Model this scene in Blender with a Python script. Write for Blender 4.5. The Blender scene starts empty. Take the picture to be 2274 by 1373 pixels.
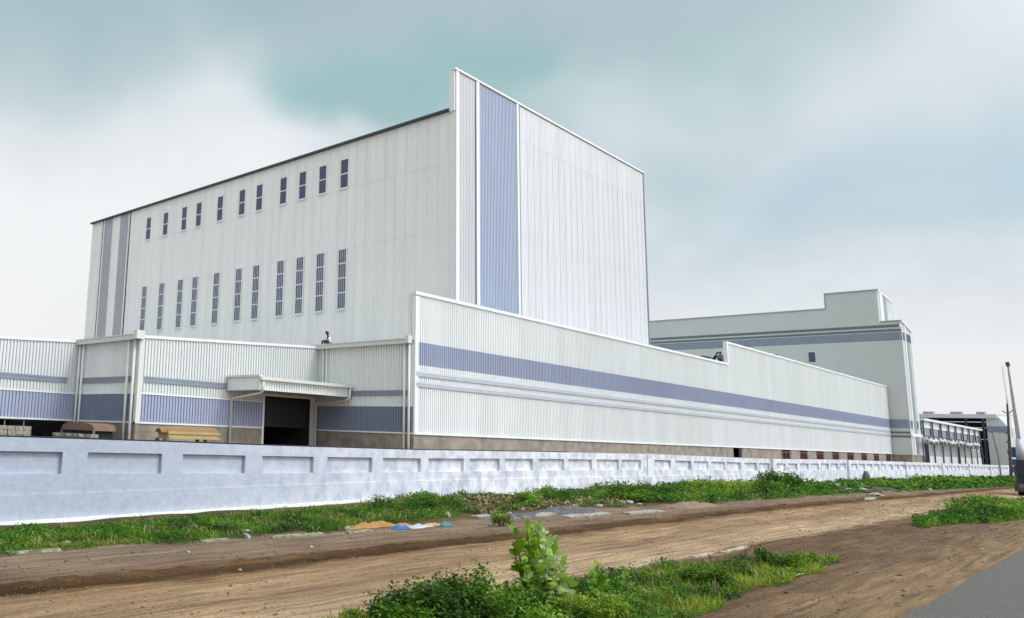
import bpy, math, random
import numpy as np
from mathutils import Vector, Matrix
random.seed(7); rng = np.random.default_rng(11)
scene = bpy.context.scene

# ------------------------------------------------------------------ camera
YAW, PITCH, ROLL, FPX, PPX, PPY = 0.8348, 0.1654, -0.0386, 1789.67, -525.47, -28.1
fwd = np.array([math.cos(YAW)*math.cos(PITCH), math.sin(YAW)*math.cos(PITCH), math.sin(PITCH)])
rt = np.array([math.sin(YAW), -math.cos(YAW), 0.0]); dn = np.cross(fwd, rt)
c_, s_ = math.cos(ROLL), math.sin(ROLL)
rt2 = c_*rt + s_*dn; dn2 = -s_*rt + c_*dn
cam = bpy.data.cameras.new('camera'); camo = bpy.data.objects.new('camera', cam)
scene.collection.objects.link(camo)
camo.matrix_world = Matrix(((rt2[0], -dn2[0], -fwd[0], 0), (rt2[1], -dn2[1], -fwd[1], 0),
                            (rt2[2], -dn2[2], -fwd[2], 2.3), (0, 0, 0, 1)))
cam.sensor_width = 36; cam.lens = FPX/2274*36
cam.shift_x = -PPX/2274; cam.shift_y = PPY/2274
cam.clip_start = 0.1; cam.clip_end = 8000
scene.camera = camo

# ------------------------------------------------------------------ light
scene.view_settings.view_transform = 'Standard'; scene.view_settings.look = 'None'
scene.view_settings.exposure = 0.0; scene.view_settings.gamma = 1
SUN_EL, SUN_AZ = math.radians(48), math.radians(-72)      # direction towards the sun, azimuth from +X
sd = Vector((math.cos(SUN_EL)*math.cos(SUN_AZ), math.cos(SUN_EL)*math.sin(SUN_AZ), math.sin(SUN_EL)))
sl = bpy.data.lights.new('sun', 'SUN'); so = bpy.data.objects.new('sun', sl); scene.collection.objects.link(so)
sl.energy = 1.5; sl.angle = math.radians(14); sl.color = (1.0, 0.97, 0.93)
so.rotation_euler = sd.to_track_quat('Z', 'Y').to_euler()

W = bpy.data.worlds.new('World'); scene.world = W; W.use_nodes = True
nt = W.node_tree; nt.nodes.clear()
def N(t, **k):
    n = nt.nodes.new(t)
    for a, b in k.items(): setattr(n, a, b)
    return n
def L(a, b): nt.links.new(a, b)
out = N('ShaderNodeOutputWorld')
sky = N('ShaderNodeTexSky'); sky.sky_type = 'NISHITA'; sky.sun_disc = False
sky.sun_elevation = SUN_EL; sky.sun_rotation = math.pi/2 - SUN_AZ; sky.dust_density = 3
bg1 = N('ShaderNodeBackground'); bg1.inputs[1].default_value = 0.1; L(sky.outputs[0], bg1.inputs[0])
bg2 = N('ShaderNodeBackground'); bg2.inputs[1].default_value = 1.0
mix = N('ShaderNodeMixShader'); mix.inputs[0].default_value = 0.93
L(bg1.outputs[0], mix.inputs[1]); L(bg2.outputs[0], mix.inputs[2]); L(mix.outputs[0], out.inputs[0])
tc = N('ShaderNodeTexCoord')
nrm = N('ShaderNodeVectorMath', operation='NORMALIZE'); L(tc.outputs['Generated'], nrm.inputs[0])
sep = N('ShaderNodeSeparateXYZ'); L(nrm.outputs[0], sep.inputs[0])
def M_(op, a, b=None, c=None):
    n = N('ShaderNodeMath', operation=op)
    for i, x in enumerate((a, b, c)):
        if x is None: continue
        if isinstance(x, (int, float)): n.inputs[i].default_value = x
        else: L(x, n.inputs[i])
    return n.outputs[0]
zc = M_('MAXIMUM', sep.outputs[2], 0.0)
den = M_('ADD', zc, 0.30)
comb = N('ShaderNodeCombineXYZ')
L(M_('DIVIDE', sep.outputs[0], den), comb.inputs[0]); L(M_('DIVIDE', sep.outputs[1], den), comb.inputs[1])
def noise(vec, scale, detail, rough, dist=0.0):
    n = N('ShaderNodeTexNoise'); n.inputs['Scale'].default_value = scale
    n.inputs['Detail'].default_value = detail; n.inputs['Roughness'].default_value = rough
    n.inputs['Distortion'].default_value = dist; L(vec, n.inputs['Vector']); return n
n1 = noise(comb.outputs[0], 1.35, 3.0, 0.45, 0.3)
n2 = noise(comb.outputs[0], 4.2, 6.0, 0.58, 0.6)
nsum = M_('ADD', M_('MULTIPLY', n1.outputs[0], 0.68), M_('MULTIPLY', n2.outputs[0], 0.32))
cr = N('ShaderNodeValToRGB'); L(nsum, cr.inputs[0])
cr.color_ramp.elements[0].position = 0.36; cr.color_ramp.elements[0].color = (0.58, 0.68, 0.72, 1)
cr.color_ramp.elements[1].position = 0.64; cr.color_ramp.elements[1].color = (0.78, 0.86, 0.90, 1)
# warped direction for the soft cloud masses
wn = noise(nrm.outputs[0], 3.2, 3.0, 0.5)
wsub = N('ShaderNodeVectorMath', operation='SUBTRACT'); L(wn.outputs['Color'], wsub.inputs[0]); wsub.inputs[1].default_value = (0.5, 0.5, 0.5)
wsc = N('ShaderNodeVectorMath', operation='SCALE'); L(wsub.outputs[0], wsc.inputs[0]); wsc.inputs['Scale'].default_value = 0.38
wad = N('ShaderNodeVectorMath', operation='ADD'); L(nrm.outputs[0], wad.inputs[0]); L(wsc.outputs[0], wad.inputs[1])
wst = N('ShaderNodeVectorMath', operation='MULTIPLY'); L(wad.outputs[0], wst.inputs[0]); wst.inputs[1].default_value = (1, 1, 2.0)
wno = N('ShaderNodeVectorMath', operation='NORMALIZE'); L(wst.outputs[0], wno.inputs[0])
cur = cr.outputs[0]
def blob(d, r0, r1, col, amt):
    global cur
    v = Vector((d[0], d[1], 2.0*d[2])).normalized()
    dp = N('ShaderNodeVectorMath', operation='DISTANCE'); L(wno.outputs[0], dp.inputs[0]); dp.inputs[1].default_value = v
    mr = N('ShaderNodeMapRange', interpolation_type='SMOOTHSTEP'); L(dp.outputs['Value'], mr.inputs[0])
    mr.inputs[1].default_value = r1; mr.inputs[2].default_value = r0
    mr.inputs[3].default_value = 0; mr.inputs[4].default_value = amt
    mx = N('ShaderNodeMix', data_type='RGBA'); L(mr.outputs[0], mx.inputs[0])
    L(cur, mx.inputs[6]); mx.inputs[7].default_value = (*col, 1); cur = mx.outputs[2]
blob((0.70, 0.50, 0.56), 0.10, 0.44, (0.43, 0.54, 0.585), 0.8)
blob((0.86, 0.22, 0.50), 0.05, 0.30, (0.46, 0.575, 0.62), 0.7)     # grey band overhead
blob((0.382, 0.832, 0.43), 0.08, 0.46, (0.355, 0.52, 0.56), 0.85)    # grey-blue mass on the left
blob((0.47, 0.80, 0.37), 0.05, 0.24, (0.39, 0.54, 0.58), 0.75)
blob((0.60, 0.715, 0.34), 0.02, 0.27, (0.90, 0.94, 0.96), 0.9)     # pale wedge over the long roof
blob((0.655, 0.625, 0.432), 0.0, 0.10, (0.37, 0.59, 0.605), 0.8)    # greenish patches
blob((0.70, 0.58, 0.425), 0.0, 0.10, (0.34, 0.56, 0.57), 0.8)
blob((0.745, 0.523, 0.415), 0.0, 0.11, (0.35, 0.555, 0.56), 0.8)
blob((0.79, 0.46, 0.412), 0.0, 0.11, (0.35, 0.555, 0.56), 0.8)
blob((0.885, 0.255, 0.42), 0.0, 0.14, (0.40, 0.61, 0.61), 0.65)
blob((0.845, 0.38, 0.36), 0.0, 0.13, (0.70, 0.80, 0.84), 0.8)
blob((0.875, 0.34, 0.31), 0.0, 0.11, (0.50, 0.63, 0.68), 0.7)
blob((0.93, 0.12, 0.35), 0.03, 0.24, (0.74, 0.81, 0.85), 0.85)
blob((0.97, 0.05, 0.25), 0.0, 0.15, (0.50, 0.67, 0.75), 0.75)
blob((0.93, 0.20, 0.28), 0.0, 0.15, (0.50, 0.65, 0.74), 0.75)
blob((0.413, 0.895, 0.18), 0.12, 0.55, (0.97, 0.98, 0.98), 0.9)    # bright low sky
hz = N('ShaderNodeMapRange', interpolation_type='SMOOTHSTEP'); L(sep.outputs[2], hz.inputs[0])
hz.inputs[1].default_value = 0.24; hz.inputs[2].default_value = 0.05; hz.inputs[3].default_value = 0; hz.inputs[4].default_value = 0.95
mh = N('ShaderNodeMix', data_type='RGBA'); L(hz.outputs[0], mh.inputs[0]); L(cur, mh.inputs[6]); mh.inputs[7].default_value = (0.93, 0.925, 0.94, 1)
cur = mh.outputs[2]
# unseen sky glow around the sun, behind the camera, added to light the walls
dp = N('ShaderNodeVectorMath', operation='DOT_PRODUCT'); L(nrm.outputs[0], dp.inputs[0]); dp.inputs[1].default_value = sd
mr = N('ShaderNodeMapRange', interpolation_type='SMOOTHSTEP'); L(dp.outputs['Value'], mr.inputs[0])
mr.inputs[1].default_value = 0.38; mr.inputs[2].default_value = 1.0; mr.inputs[3].default_value = 1.0; mr.inputs[4].default_value = 3.2
vs = N('ShaderNodeVectorMath', operation='SCALE'); L(cur, vs.inputs[0]); L(mr.outputs[0], vs.inputs['Scale'])
L(vs.outputs[0], bg2.inputs[0])

# ------------------------------------------------------------------ helpers
def tag(o, label=None, cat=None, group=None, kind=None):
    if label: o['label'] = label
    if cat: o['category'] = cat
    if group: o['group'] = group
    if kind: o['kind'] = kind
    return o
def wloc(p):
    v = Vector((0, 0, 0))
    while p is not None: v += p.location; p = p.parent
    return v
def thing(name, loc, label, cat, group=None):
    o = bpy.data.objects.new(name, None); scene.collection.objects.link(o)
    o.location = loc; o.empty_display_size = 0.3
    return tag(o, label, cat, group)
class MB:
    def __init__(s): s.v = []; s.f = []; s.m = []
    def add(s, vs, fs, m=0):
        b = len(s.v); s.v += [tuple(x) for x in vs]; s.f += [tuple(b+i for i in f) for f in fs]; s.m += [m]*len(fs); return s
    def hexa(s, p, m=0):      # p: 4 bottom (ccw) + 4 top
        return s.add(p, [(3, 2, 1, 0), (4, 5, 6, 7), (0, 1, 5, 4), (1, 2, 6, 5), (2, 3, 7, 6), (3, 0, 4, 7)], m)
    def box(s, x0, x1, y0, y1, z0, z1, m=0):
        return s.hexa([(x0, y0, z0), (x1, y0, z0), (x1, y1, z0), (x0, y1, z0), (x0, y0, z1), (x1, y0, z1), (x1, y1, z1), (x0, y1, z1)], m)
    def quad(s, a, b, c, d, m=0): return s.add([a, b, c, d], [(0, 1, 2, 3)], m)
    def tube(s, pts, r, n=8, m=0, cap=True):
        pts = [Vector(p) for p in pts]; R = r if isinstance(r, (list, tuple)) else [r]*len(pts)
        b = len(s.v); up = None
        for i, p in enumerate(pts):
            d = (pts[min(i+1, len(pts)-1)]-pts[max(i-1, 0)]).normalized()
            if up is None:
                up = d.orthogonal().normalized()
            up = (up - d*up.dot(d)).normalized(); w = d.cross(up)
            for k in range(n):
                a = 2*math.pi*k/n; s.v.append(tuple(p+(up*math.cos(a)+w*math.sin(a))*R[i]))
        for i in range(len(pts)-1):
            for k in range(n):
                q = (k+1) % n
                s.f.append((b+i*n+k, b+i*n+q, b+(i+1)*n+q, b+(i+1)*n+k)); s.m.append(m)
        if cap:
            s.f.append(tuple(b+k for k in range(n))[::-1]); s.m.append(m)
            s.f.append(tuple(b+(len(pts)-1)*n+k for k in range(n))); s.m.append(m)
        return s
    def build(s, name, mats, parent=None, smooth=False, bevel=0):
        me = bpy.data.meshes.new(name); off = wloc(parent)
        me.from_pydata([(x-off.x, y-off.y, z-off.z) for x, y, z in s.v], [], s.f)
        if not isinstance(mats, (list, tuple)): mats = [mats]
        for m in mats: me.materials.append(m)
        me.polygons.foreach_set('material_index', s.m)
        if smooth: me.polygons.foreach_set('use_smooth', [True]*len(s.f))
        me.update()
        o = bpy.data.objects.new(name, me); scene.collection.objects.link(o)
        if parent is not None: o.parent = parent
        if bevel:
            b = o.modifiers.new('b', 'BEVEL'); b.width = bevel; b.segments = 2; b.limit_method = 'ANGLE'
        return o
def copy_tree(o, parent=None, off=(0, 0, 0)):
    c = o.copy(); scene.collection.objects.link(c)
    c.parent = parent if parent is not None else o.parent
    c.location = Vector(o.location)+Vector(off)
    for ch in list(o.children):
        if ch is not c: copy_tree(ch, c)
    return c

# value noise
_T = rng.random((256, 256))
def vn(x, y):
    x = np.asarray(x, float); y = np.asarray(y, float)
    xi = np.floor(x).astype(int); yi = np.floor(y).astype(int); fx = x-xi; fy = y-yi
    fx = fx*fx*(3-2*fx); fy = fy*fy*(3-2*fy)
    a = _T[xi & 255, yi & 255]; b = _T[(xi+1) & 255, yi & 255]; c = _T[xi & 255, (yi+1) & 255]; d = _T[(xi+1) & 255, (yi+1) & 255]
    return (a*(1-fx)+b*fx)*(1-fy)+(c*(1-fx)+d*fx)*fy
def fbm(x, y, o=4):
    s = 0; a = .5; t = 0
    for i in range(o): s = s+a*vn(x*2**i+17*i, y*2**i+31*i); t += a; a *= .5
    return s/t
def sstep(a, b, x): t = np.clip((x-a)/(b-a), 0, 1); return t*t*(3-2*t)

# ------------------------------------------------------------------ materials
def mat(name, col, rough=0.6, var=0.08, scale=3.0, metal=0.0, spec=0.5, bump=0.0, stretch=(1, 1, 1), col2=None, ramp=(0.35, 0.65), detail=4, bscale=None):
    m = bpy.data.materials.new(name); m.use_nodes = True; t = m.node_tree
    p = t.nodes['Principled BSDF']; p.inputs['Roughness'].default_value = rough; p.inputs['Metallic'].default_value = metal
    p.inputs['Specular IOR Level'].default_value = spec
    geo = t.nodes.new('ShaderNodeNewGeometry'); mp = t.nodes.new('ShaderNodeMapping'); mp.inputs['Scale'].default_value = stretch
    t.links.new(geo.outputs['Position'], mp.inputs[0])
    n = t.nodes.new('ShaderNodeTexNoise'); n.inputs['Scale'].default_value = scale; n.inputs['Detail'].default_value = detail
    n.inputs['Roughness'].default_value = 0.6; t.links.new(mp.outputs[0], n.inputs['Vector'])
    r = t.nodes.new('ShaderNodeValToRGB'); t.links.new(n.outputs[0], r.inputs[0])
    c2 = col2 or tuple(c*(1-var*2) for c in col)
    r.color_ramp.elements[0].position = ramp[0]; r.color_ramp.elements[0].color = (*c2, 1)
    r.color_ramp.elements[1].position = ramp[1]; r.color_ramp.elements[1].color = (*col, 1)
    t.links.new(r.outputs[0], p.inputs['Base Color'])
    if bump:
        n3 = t.nodes.new('ShaderNodeTexNoise'); n3.inputs['Scale'].default_value = bscale or scale*3; n3.inputs['Detail'].default_value = 6
        t.links.new(mp.outputs[0], n3.inputs['Vector'])
        b = t.nodes.new('ShaderNodeBump'); b.inputs['Strength'].default_value = bump; b.inputs['Distance'].default_value = 0.05
        t.links.new(n3.outputs[0], b.inputs['Height']); t.links.new(b.outputs[0], p.inputs['Normal'])
    return m
CLAD = mat('off_white_steel_sheet', (0.835, 0.85, 0.85), 0.42, 0.04, 0.7, stretch=(1, 1, .1), spec=0.4)
CLADX = mat('cool_white_steel_sheet', (0.69, 0.705, 0.705), 0.45, 0.03, 0.35, stretch=(1, 1, .25), spec=0.35)
CLADT = mat('lilac_white_steel_sheet', (0.75, 0.74, 0.765), 0.45, 0.04, 0.8, stretch=(1, 1, .06), spec=0.35)
CLADL = mat('pale_grey_steel_sheet', (0.86, 0.85, 0.825), 0.45, 0.045, 0.9, stretch=(1, 1, .06), spec=0.35)
CLADF = mat('grey_green_steel_sheet', (0.56, 0.59, 0.57), 0.5, 0.02, 0.2, stretch=(1, 1, .3), spec=0.3)
GUT = mat('cream_white_gutter', (0.66, 0.67, 0.63), 0.45, 0.04, 2.0)
TRIM = mat('white_flashing', (0.78, 0.79, 0.79), 0.4, 0.03, 2.0)
BLUE = mat('blue_grey_steel_sheet', (0.38, 0.415, 0.55), 0.42, 0.04, 0.5, stretch=(1, 1, .3), spec=0.4)
BLUET = mat('lavender_blue_steel_sheet', (0.49, 0.535, 0.67), 0.42, 0.03, 0.4, stretch=(1, 1, .25), spec=0.35)
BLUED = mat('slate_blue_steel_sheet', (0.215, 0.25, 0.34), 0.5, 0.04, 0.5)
STRIPE = mat('slate_grey_strip', (0.24, 0.28, 0.34), 0.45, 0.05, 1.0)
STRIPEL = mat('light_grey_strip', (0.50, 0.52, 0.58), 0.4, 0.05, 1.0)
STONEG = mat('taupe_steel_sheet', (0.40, 0.40, 0.44), 0.5, 0.03, 0.5)
PLINTH = mat('raw_concrete', (0.33, 0.285, 0.245), 0.9, 0.1, 1.3, col2=(0.20, 0.165, 0.135), bump=0.3, detail=6)
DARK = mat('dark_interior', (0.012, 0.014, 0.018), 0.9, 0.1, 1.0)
PANE = mat('dark_louvre_pane', (0.075, 0.08, 0.15), 0.3, 0.15, 6.0)
PIPE = mat('off_white_pipe', (0.72, 0.74, 0.70), 0.4, 0.05, 2.0)
UNDER = mat('canopy_soffit', (0.30, 0.29, 0.22), 0.7, 0.1, 1.0)
ROOF = mat('galvanised_roof', (0.5, 0.52, 0.52), 0.45, 0.06, 1.0)

def corr(axis, a0, a1, plane, z0, z1, pitch=0.2, depth=0.05, ribw=0.07, tiers=(), mb=None, m=0, out=-1, gv=0.0):
    """trapezoidal steel sheet facing -Y (axis 'x') or -X (axis 'y'); z0/z1 numbers or functions of the run"""
    mb = mb or MB()
    f0 = z0 if callable(z0) else (lambda a: z0); f1 = z1 if callable(z1) else (lambda a: z1)
    n = max(1, int(round((a1-a0)/pitch))); P = (a1-a0)/n; prof = []
    sl_ = ribw*0.22
    for i in range(n):
        b = a0+i*P; g = (P-ribw)/2
        prof += [(b, 0)]+([(b+g-.026, 0), (b+g-.024, -gv), (b+g-.002, -gv)] if gv else [])+[(b+g, 0), (b+g+sl_, depth), (b+g+ribw-sl_, depth), (b+g+ribw, 0)]
    prof.append((a1, 0))
    cuts = [None]+list(tiers)+[None]
    for ti in range(len(cuts)-1):
        o = 0.012*(len(cuts)-2-ti)
        b = len(mb.v)
        for a, d in prof:
            lo = f0(a) if cuts[ti] is None else cuts[ti]; hi = f1(a) if cuts[ti+1] is None else cuts[ti+1]
            off = plane+out*(d-o+0.0)
            for z in (lo, hi):
                mb.v.append((a, off, z) if axis == 'x' else (off, a, z))
        for i in range(len(prof)-1):
            q = (b+2*i, b+2*i+2, b+2*i+3, b+2*i+1)
            mb.f.append(q if axis == 'x' else q[::-1]); mb.m.append(m)
    return mb

# ------------------------------------------------------------------ low warehouse with the long facade
FY, X1, A, X2, B, CB = 29.44, 37.86, 37.32, 24.04, 43.9, 2.51
XS, XE = 88.8, 158.4
low = thing('low_warehouse', (X1, FY, 0), 'long low off-white warehouse with horizontal blue-grey band and entrance canopy, behind the boundary wall', 'warehouse')
# long front
mb = MB()
corr('x', X1+.3, XE, FY, CB, 6.46, mb=mb, gv=.05); corr('x', X1+.3, XS, FY, 7.82, 10.7, mb=mb, tiers=(), gv=.05); corr('x', XS, XE, FY, 7.82, 12.9, mb=mb, gv=.05)
mb.build('front_cladding', CLAD, low)
corr('x', X1+.3, XE, FY, 6.46, 7.82, gv=.05).build('colour_band', BLUE, low)
for z in (5.79, 5.18):
    mb = MB()
    P = [(0, 0), (-.06, .0), (-.075, .16), (-.05, .175), (-.075, .19), (-.06, .32), (0, .32)]
    for i in range(len(P)-1):
        (d0, h0), (d1, h1) = P[i], P[i+1]
        mb.quad((X1+.1, FY-.035+d0, z+h0), (XE, FY-.035+d0, z+h0), (XE, FY-.035+d1, z+h1), (X1+.1, FY-.035+d1, z+h1))
    mb.add([(X1+.1, FY-.035+d, z+h) for d, h in P], [tuple(range(len(P)))])
    mb.build('trim_rail', STRIPEL, low)
mb = MB(); mb.box(X1-.02, XS-.12, FY-.10, FY+.25, 10.63, 10.83).box(XS+.18, XE, FY-.10, FY+.25, 12.84, 13.04).box(XS-.12, XS+.18, FY-.10, FY+.27, 10.55, 13.04)
mb.build('parapet_cap', TRIM, low)
MB().box(X1-.02, X1+.3, FY-.085, FY+.05, CB-.1, 10.55).build('corner_trim', TRIM, low)
MB().box(X1+.3, XE, FY-.09, FY+.0, CB-.1, CB).build('drip_trim', TRIM, low)
# openings in the plinth
ops = [(104.3, 107.4), (110.9, 114.0), (117.6, 120.8), (124.6, 127.9), (131.8, 135.3), (139.2, 142.4), (146.5, 149.8), (154.2, 157.3)]
mb = MB(); x = X1
for a, b in [(89.2, 91.6)]+ops: mb.box(x, a, FY, FY+.3, -.9, 2.41); x = b
mb.box(x, XE, FY, FY+.3, -.9, 2.41)
for a, b in [(89.2, 91.6)]+ops: mb.box(a, b, FY+.002, FY+.3, -.9, 1.2)
mb.build('plinth', PLINTH, low)
for a, b in ops: MB().box(a, b, FY+.28, FY+.32, 1.2, 2.41).build('opening', DARK, low)
REDST = mat('red_oxide_steel', (0.16, 0.05, 0.045), 0.7, 0.1)
for a, b in ops:
    mb = MB()
    for x in (a+.3, (a+b)/2-.1, b-.5): mb.box(x, x+.28, FY+.03, FY+.15, 1.2, 2.3)
    mb.box(a, b, FY+.05, FY+.12, 2.05, 2.2); mb.build('window_frame', REDST, low)
# parapet returns and roofs
corr('y', FY+.25, FY+.5, X1, 8.0, 10.63, depth=.02).build('parapet_return', CLADL, low)
MB().box(X1-.03, X1+.1, FY+.25, FY+.33, 8.0, 10.7).build('return_trim', TRIM, low)
MB().box(XS-.1, XS+.1, FY+.27, 29.70, 9.9, 12.9).build('parapet_return', CLADL, low)
mb = MB()
mb.quad((X1-.2, FY+.1, 7.93), (XS, FY+.1, 9.97), (XS, 84, 9.97), (X1-.2, 84, 7.93))
mb.quad((XS+.01, FY+.1, 10.5), (XE, FY+.1, 10.5), (XE, 84, 10.5), (XS+.01, 84, 10.5))
mb.quad((X2-.25, A+.02, 7.16), (X1-.2, A+.02, 7.91), (X1-.2, 84, 7.91), (X2-.25, 84, 7.16))
mb.quad((4, B+.02, 6.25), (X2-.2, B+.02, 7.1), (X2-.2, 84, 7.1), (4, 84, 6.25))
mb.build('roof', ROOF, low)
mb = MB(); mb.box(4, XE, 84, 84.2, 0, 7).box(4, 4.2, 43.9, 84, 0, 6.2)
mb.box(XE-.2, XE, FY+.4, 84, 0, 10.4).box(X1+.2, X1+.35, FY+.3, 84, 0, 7.8)
mb.build('rear_wall', CLADL, low)
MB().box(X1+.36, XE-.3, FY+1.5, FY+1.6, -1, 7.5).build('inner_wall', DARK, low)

def bands_y(plane, y0, y1, ztop, pitch=.2):
    mb = MB(); corr('y', y0, y1, plane, 4.08, ztop, mb=mb, pitch=pitch, gv=.05); mb.build('side_cladding', CLAD, low)
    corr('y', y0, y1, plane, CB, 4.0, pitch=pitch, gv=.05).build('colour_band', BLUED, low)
    MB().box(plane-.05, plane, y0, y1, 4.0, 4.08).build('flashing', TRIM, low)
    MB().box(plane-.06, plane, y0, y1, CB-.09, CB).build('drip_trim', TRIM, low)
    mb = MB(); mb.box(plane-.075, plane-.036, y0+.35, y1-.3, 4.65, 4.76).box(plane-.06, plane-.036, y0+.35, y1-.3, 4.76, 4.86).box(plane-.075, plane-.036, y0+.35, y1-.3, 4.86, 4.97)
    mb.build('trim_rail', STRIPE, low)
    MB().box(plane, plane+.3, max(y0+.3, FY+.302), y1, 0, CB-.09).build('plinth', PLINTH, low)
bands_y(X1, FY+.05, A, 7.7)
bands_y(X2, A, B, 6.98)
def bands_x(plane, x0, x1, z1, rail):
    corr('x', x0, x1, plane, CB, 4.0, gv=.05).build('colour_band', BLUE, low)
    MB().box(x0, x1, plane-.05, plane, 4.0, 4.08).build('flashing', TRIM, low)
    MB().box(x0, x1, plane-.06, plane, CB-.09, CB).build('drip_trim', TRIM, low)
    mb = MB(); a, b = rail
    mb.box(a, b, plane-.075, plane-.036, 4.65, 4.76).box(a, b, plane-.06, plane-.036, 4.76, 4.86).box(a, b, plane-.075, plane-.036, 4.86, 4.97)
    mb.build('trim_rail', STRIPE, low)
g2 = lambda x: 7.15+(x-24.04)*.0535
g3 = lambda x: 7.22+(x-23.86)*.051
bands_x(A, X2+.25, 33.15, 0, (X2+.35, 30.2))
mb = MB(); corr('x', X2+.25, 33.15, A, 4.08, g2, mb=mb, gv=.05); corr('x', 33.15, 37.53, A, 4.5, g2, mb=mb, gv=.05); corr('x', 37.53, X1, A, CB, g2, mb=mb, gv=.05)
mb.build('gable_cladding', CLADX, low)
mb = MB(); mb.box(X2, 33.15, A, A+.3, 0, CB-.09).box(37.53, X1, A, A+.3, 0, CB-.09); mb.build('plinth', PLINTH, low)
def slopecap(x0, x1, y, f, h=.13):
    MB().hexa([(x0, y-.09, f(x0)-h), (x1, y-.09, f(x1)-h), (x1, y+.15, f(x1)-h), (x0, y+.15, f(x0)-h),
               (x0, y-.09, f(x0)+.03), (x1, y-.09, f(x1)+.03), (x1, y+.15, f(x1)+.03), (x0, y+.15, f(x0)+.03)]).build('gable_cap', TRIM, low)
slopecap(X2-.02, X1-.35, A, g2); slopecap(4, X2-.35, B, g3)
MB().box(X2-.06, X2+.25, A-.05, A+.02, CB-.09, 7.0).box(X2-.06, X2, A+.02, A+.2, CB-.09, 6.9).build('corner_trim', GUT, low)
# door
MB().box(33.06, 33.2, A-.08, A+.3, 0, 4.42).box(37.5, 37.6, A-.08, A+.3, 0, 4.42).box(33.06, 37.6, A-.08, A+.3, 4.42, 4.54).build('door_frame', TRIM, low)
RB = mat('dark_shutter', (0.009, 0.013, 0.017), 0.6, 0.1)
mb = MB()
for k in range(9):
    z = 2.55+k*.2; mb.box(33.2, 37.5, A+.55, A+.6, z, z+.195)
mb.build('roller_shutter', RB, low)
mb = MB(); mb.box(33.2, 37.5, A+6, A+6.2, .03, 4.4).box(33.0, 33.19, A+.31, A+6.2, 0, 4.4).box(37.51, 37.7, A+.31, A+6.2, 0, 4.4).box(33.2, 37.5, A+.31, A+6, .0, .03)
mb.build('inner_wall', mat('doorway_shade', (0.022, 0.02, 0.024), .8, .2, 1.0), low)  # inner walls and floor added near-black; the doorway's shade is in the colour
MB().tube([(34.9, A+2.5, 0), (34.9, A+2.5, 1.95)], .05).build('bollard', PIPE, low)
# third gable, open underneath
bands_x(B, 4, X2-.1, 0, (4, 23.3))
mb = MB(); corr('x', 4, X2-.1, B, 4.08, g3, mb=mb, gv=.05); mb.build('gable_cladding', CLADX, low)
for x in (5, 11, 17.2, 23.55): MB().box(x, x+.3, B+.02, B+.3, 0, CB-.09).build('column', PLINTH, low)
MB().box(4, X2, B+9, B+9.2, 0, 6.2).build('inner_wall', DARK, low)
mb = MB()
for x in (18.6, 19.9, 21.05): mb.box(x, x+.05, B+.5, B+.55, 1.9, 2.45)
mb.box(17.5, 21.1, B+.5, B+.55, 2.38, 2.42); mb.build('inner_frame', TRIM, low)
# gutters and downpipes
def gutter(plane, y0, y1, z, name='gutter'):
    mb = MB(); mb.box(plane-.32, plane-.29, y0, y1, z-.3, z).box(plane-.29, plane-.02, y0, y1, z-.3, z-.27)
    mb.box(plane-.36, plane-.32, y0, y1, z-.05, z+.01).box(plane-.32, plane-.02, y0, y0+.02, z-.3, z).box(plane-.32, plane-.02, y1-.02, y1, z-.3, z)
    return mb.build(name, GUT, low)
gutter(X1, FY+.35, A+.5, 8.0); gutter(X2, A-.12, B+.9, 7.25)
MB().box(X2-.42, X2+.1, A-.22, A+.12, 6.95, 7.42).build('gutter_box', GUT, low)
MB().box(X1-.45, X1-.05, FY+.1, FY+.35, 7.7, 8.15).build('gutter_box', GUT, low)
def dpipe(pts, r=.075):
    return MB().tube(pts, r, 10).build('downpipe', PIPE, low, smooth=True)
for y in (29.68, 30.02): dpipe([(X1-.17, y, 7.72), (X1-.17, y, .0)])
for y in (36.42, 36.72): dpipe([(X1-.17, y, 7.72), (X1-.17, y, 5.5), (X1-.3, y-.1, 5.3)], .065)
for y in (37.6, 38.2): dpipe([(X2-.17, y, 6.97), (X2-.17, y, .0)])
for y in (43.2, 43.62): dpipe([(X2-.17, y, 6.97), (X2-.17, y, .0)])
# entrance canopy
can = MB().hexa([(30.24, 34.4, 4.66), (37.82, 34.4, 4.66), (37.82, A-.1, 4.66), (30.24, A-.1, 4.66), (30.24, 34.4, 5.1), (37.82, 34.4, 5.1), (37.82, A-.1, 5.36), (30.24, A-.1, 5.36)]).build('canopy', UNDER, low)
mb = MB(); corr('x', 30.24, 37.8, 34.36, 4.6, 5.16, mb=mb, gv=.05); corr('y', 34.36, A-.04, 30.2, 4.6, 5.3, mb=mb, depth=.02, gv=.05)
mb.build('fascia', CLAD, can)
mb = MB(); mb.box(30.1, 37.8, 34.1, 34.3, 5.12, 5.3).box(30.1, 30.3, 34.3, A-.05, 5.3, 5.42).box(30.1, 37.8, 34.3, 34.45, 4.55, 4.62).box(30.14, 30.3, 34.36, A-.05, 4.54, 4.61).box(30.14, 30.34, 34.3, 34.4, 4.6, 5.14)
mb.build('gutter', GUT, can)
MB().tube([(30.35, 34.25, 5.1), (30.35, 34.25, 4.55), (30.4, 34.5, 4.4), (30.5, A-.15, 4.1), (30.5, A-.15, 0)], .08, 10).build('downpipe', PIPE, can, smooth=True)
MB().tube([(37.55, 34.2, 5.1), (37.55, 34.2, 4.5), (37.5, 34.5, 4.35), (37.55, A-.2, 4.15), (37.55, A-.2, 0)], .08, 10).build('downpipe', PIPE, can, smooth=True)

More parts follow.
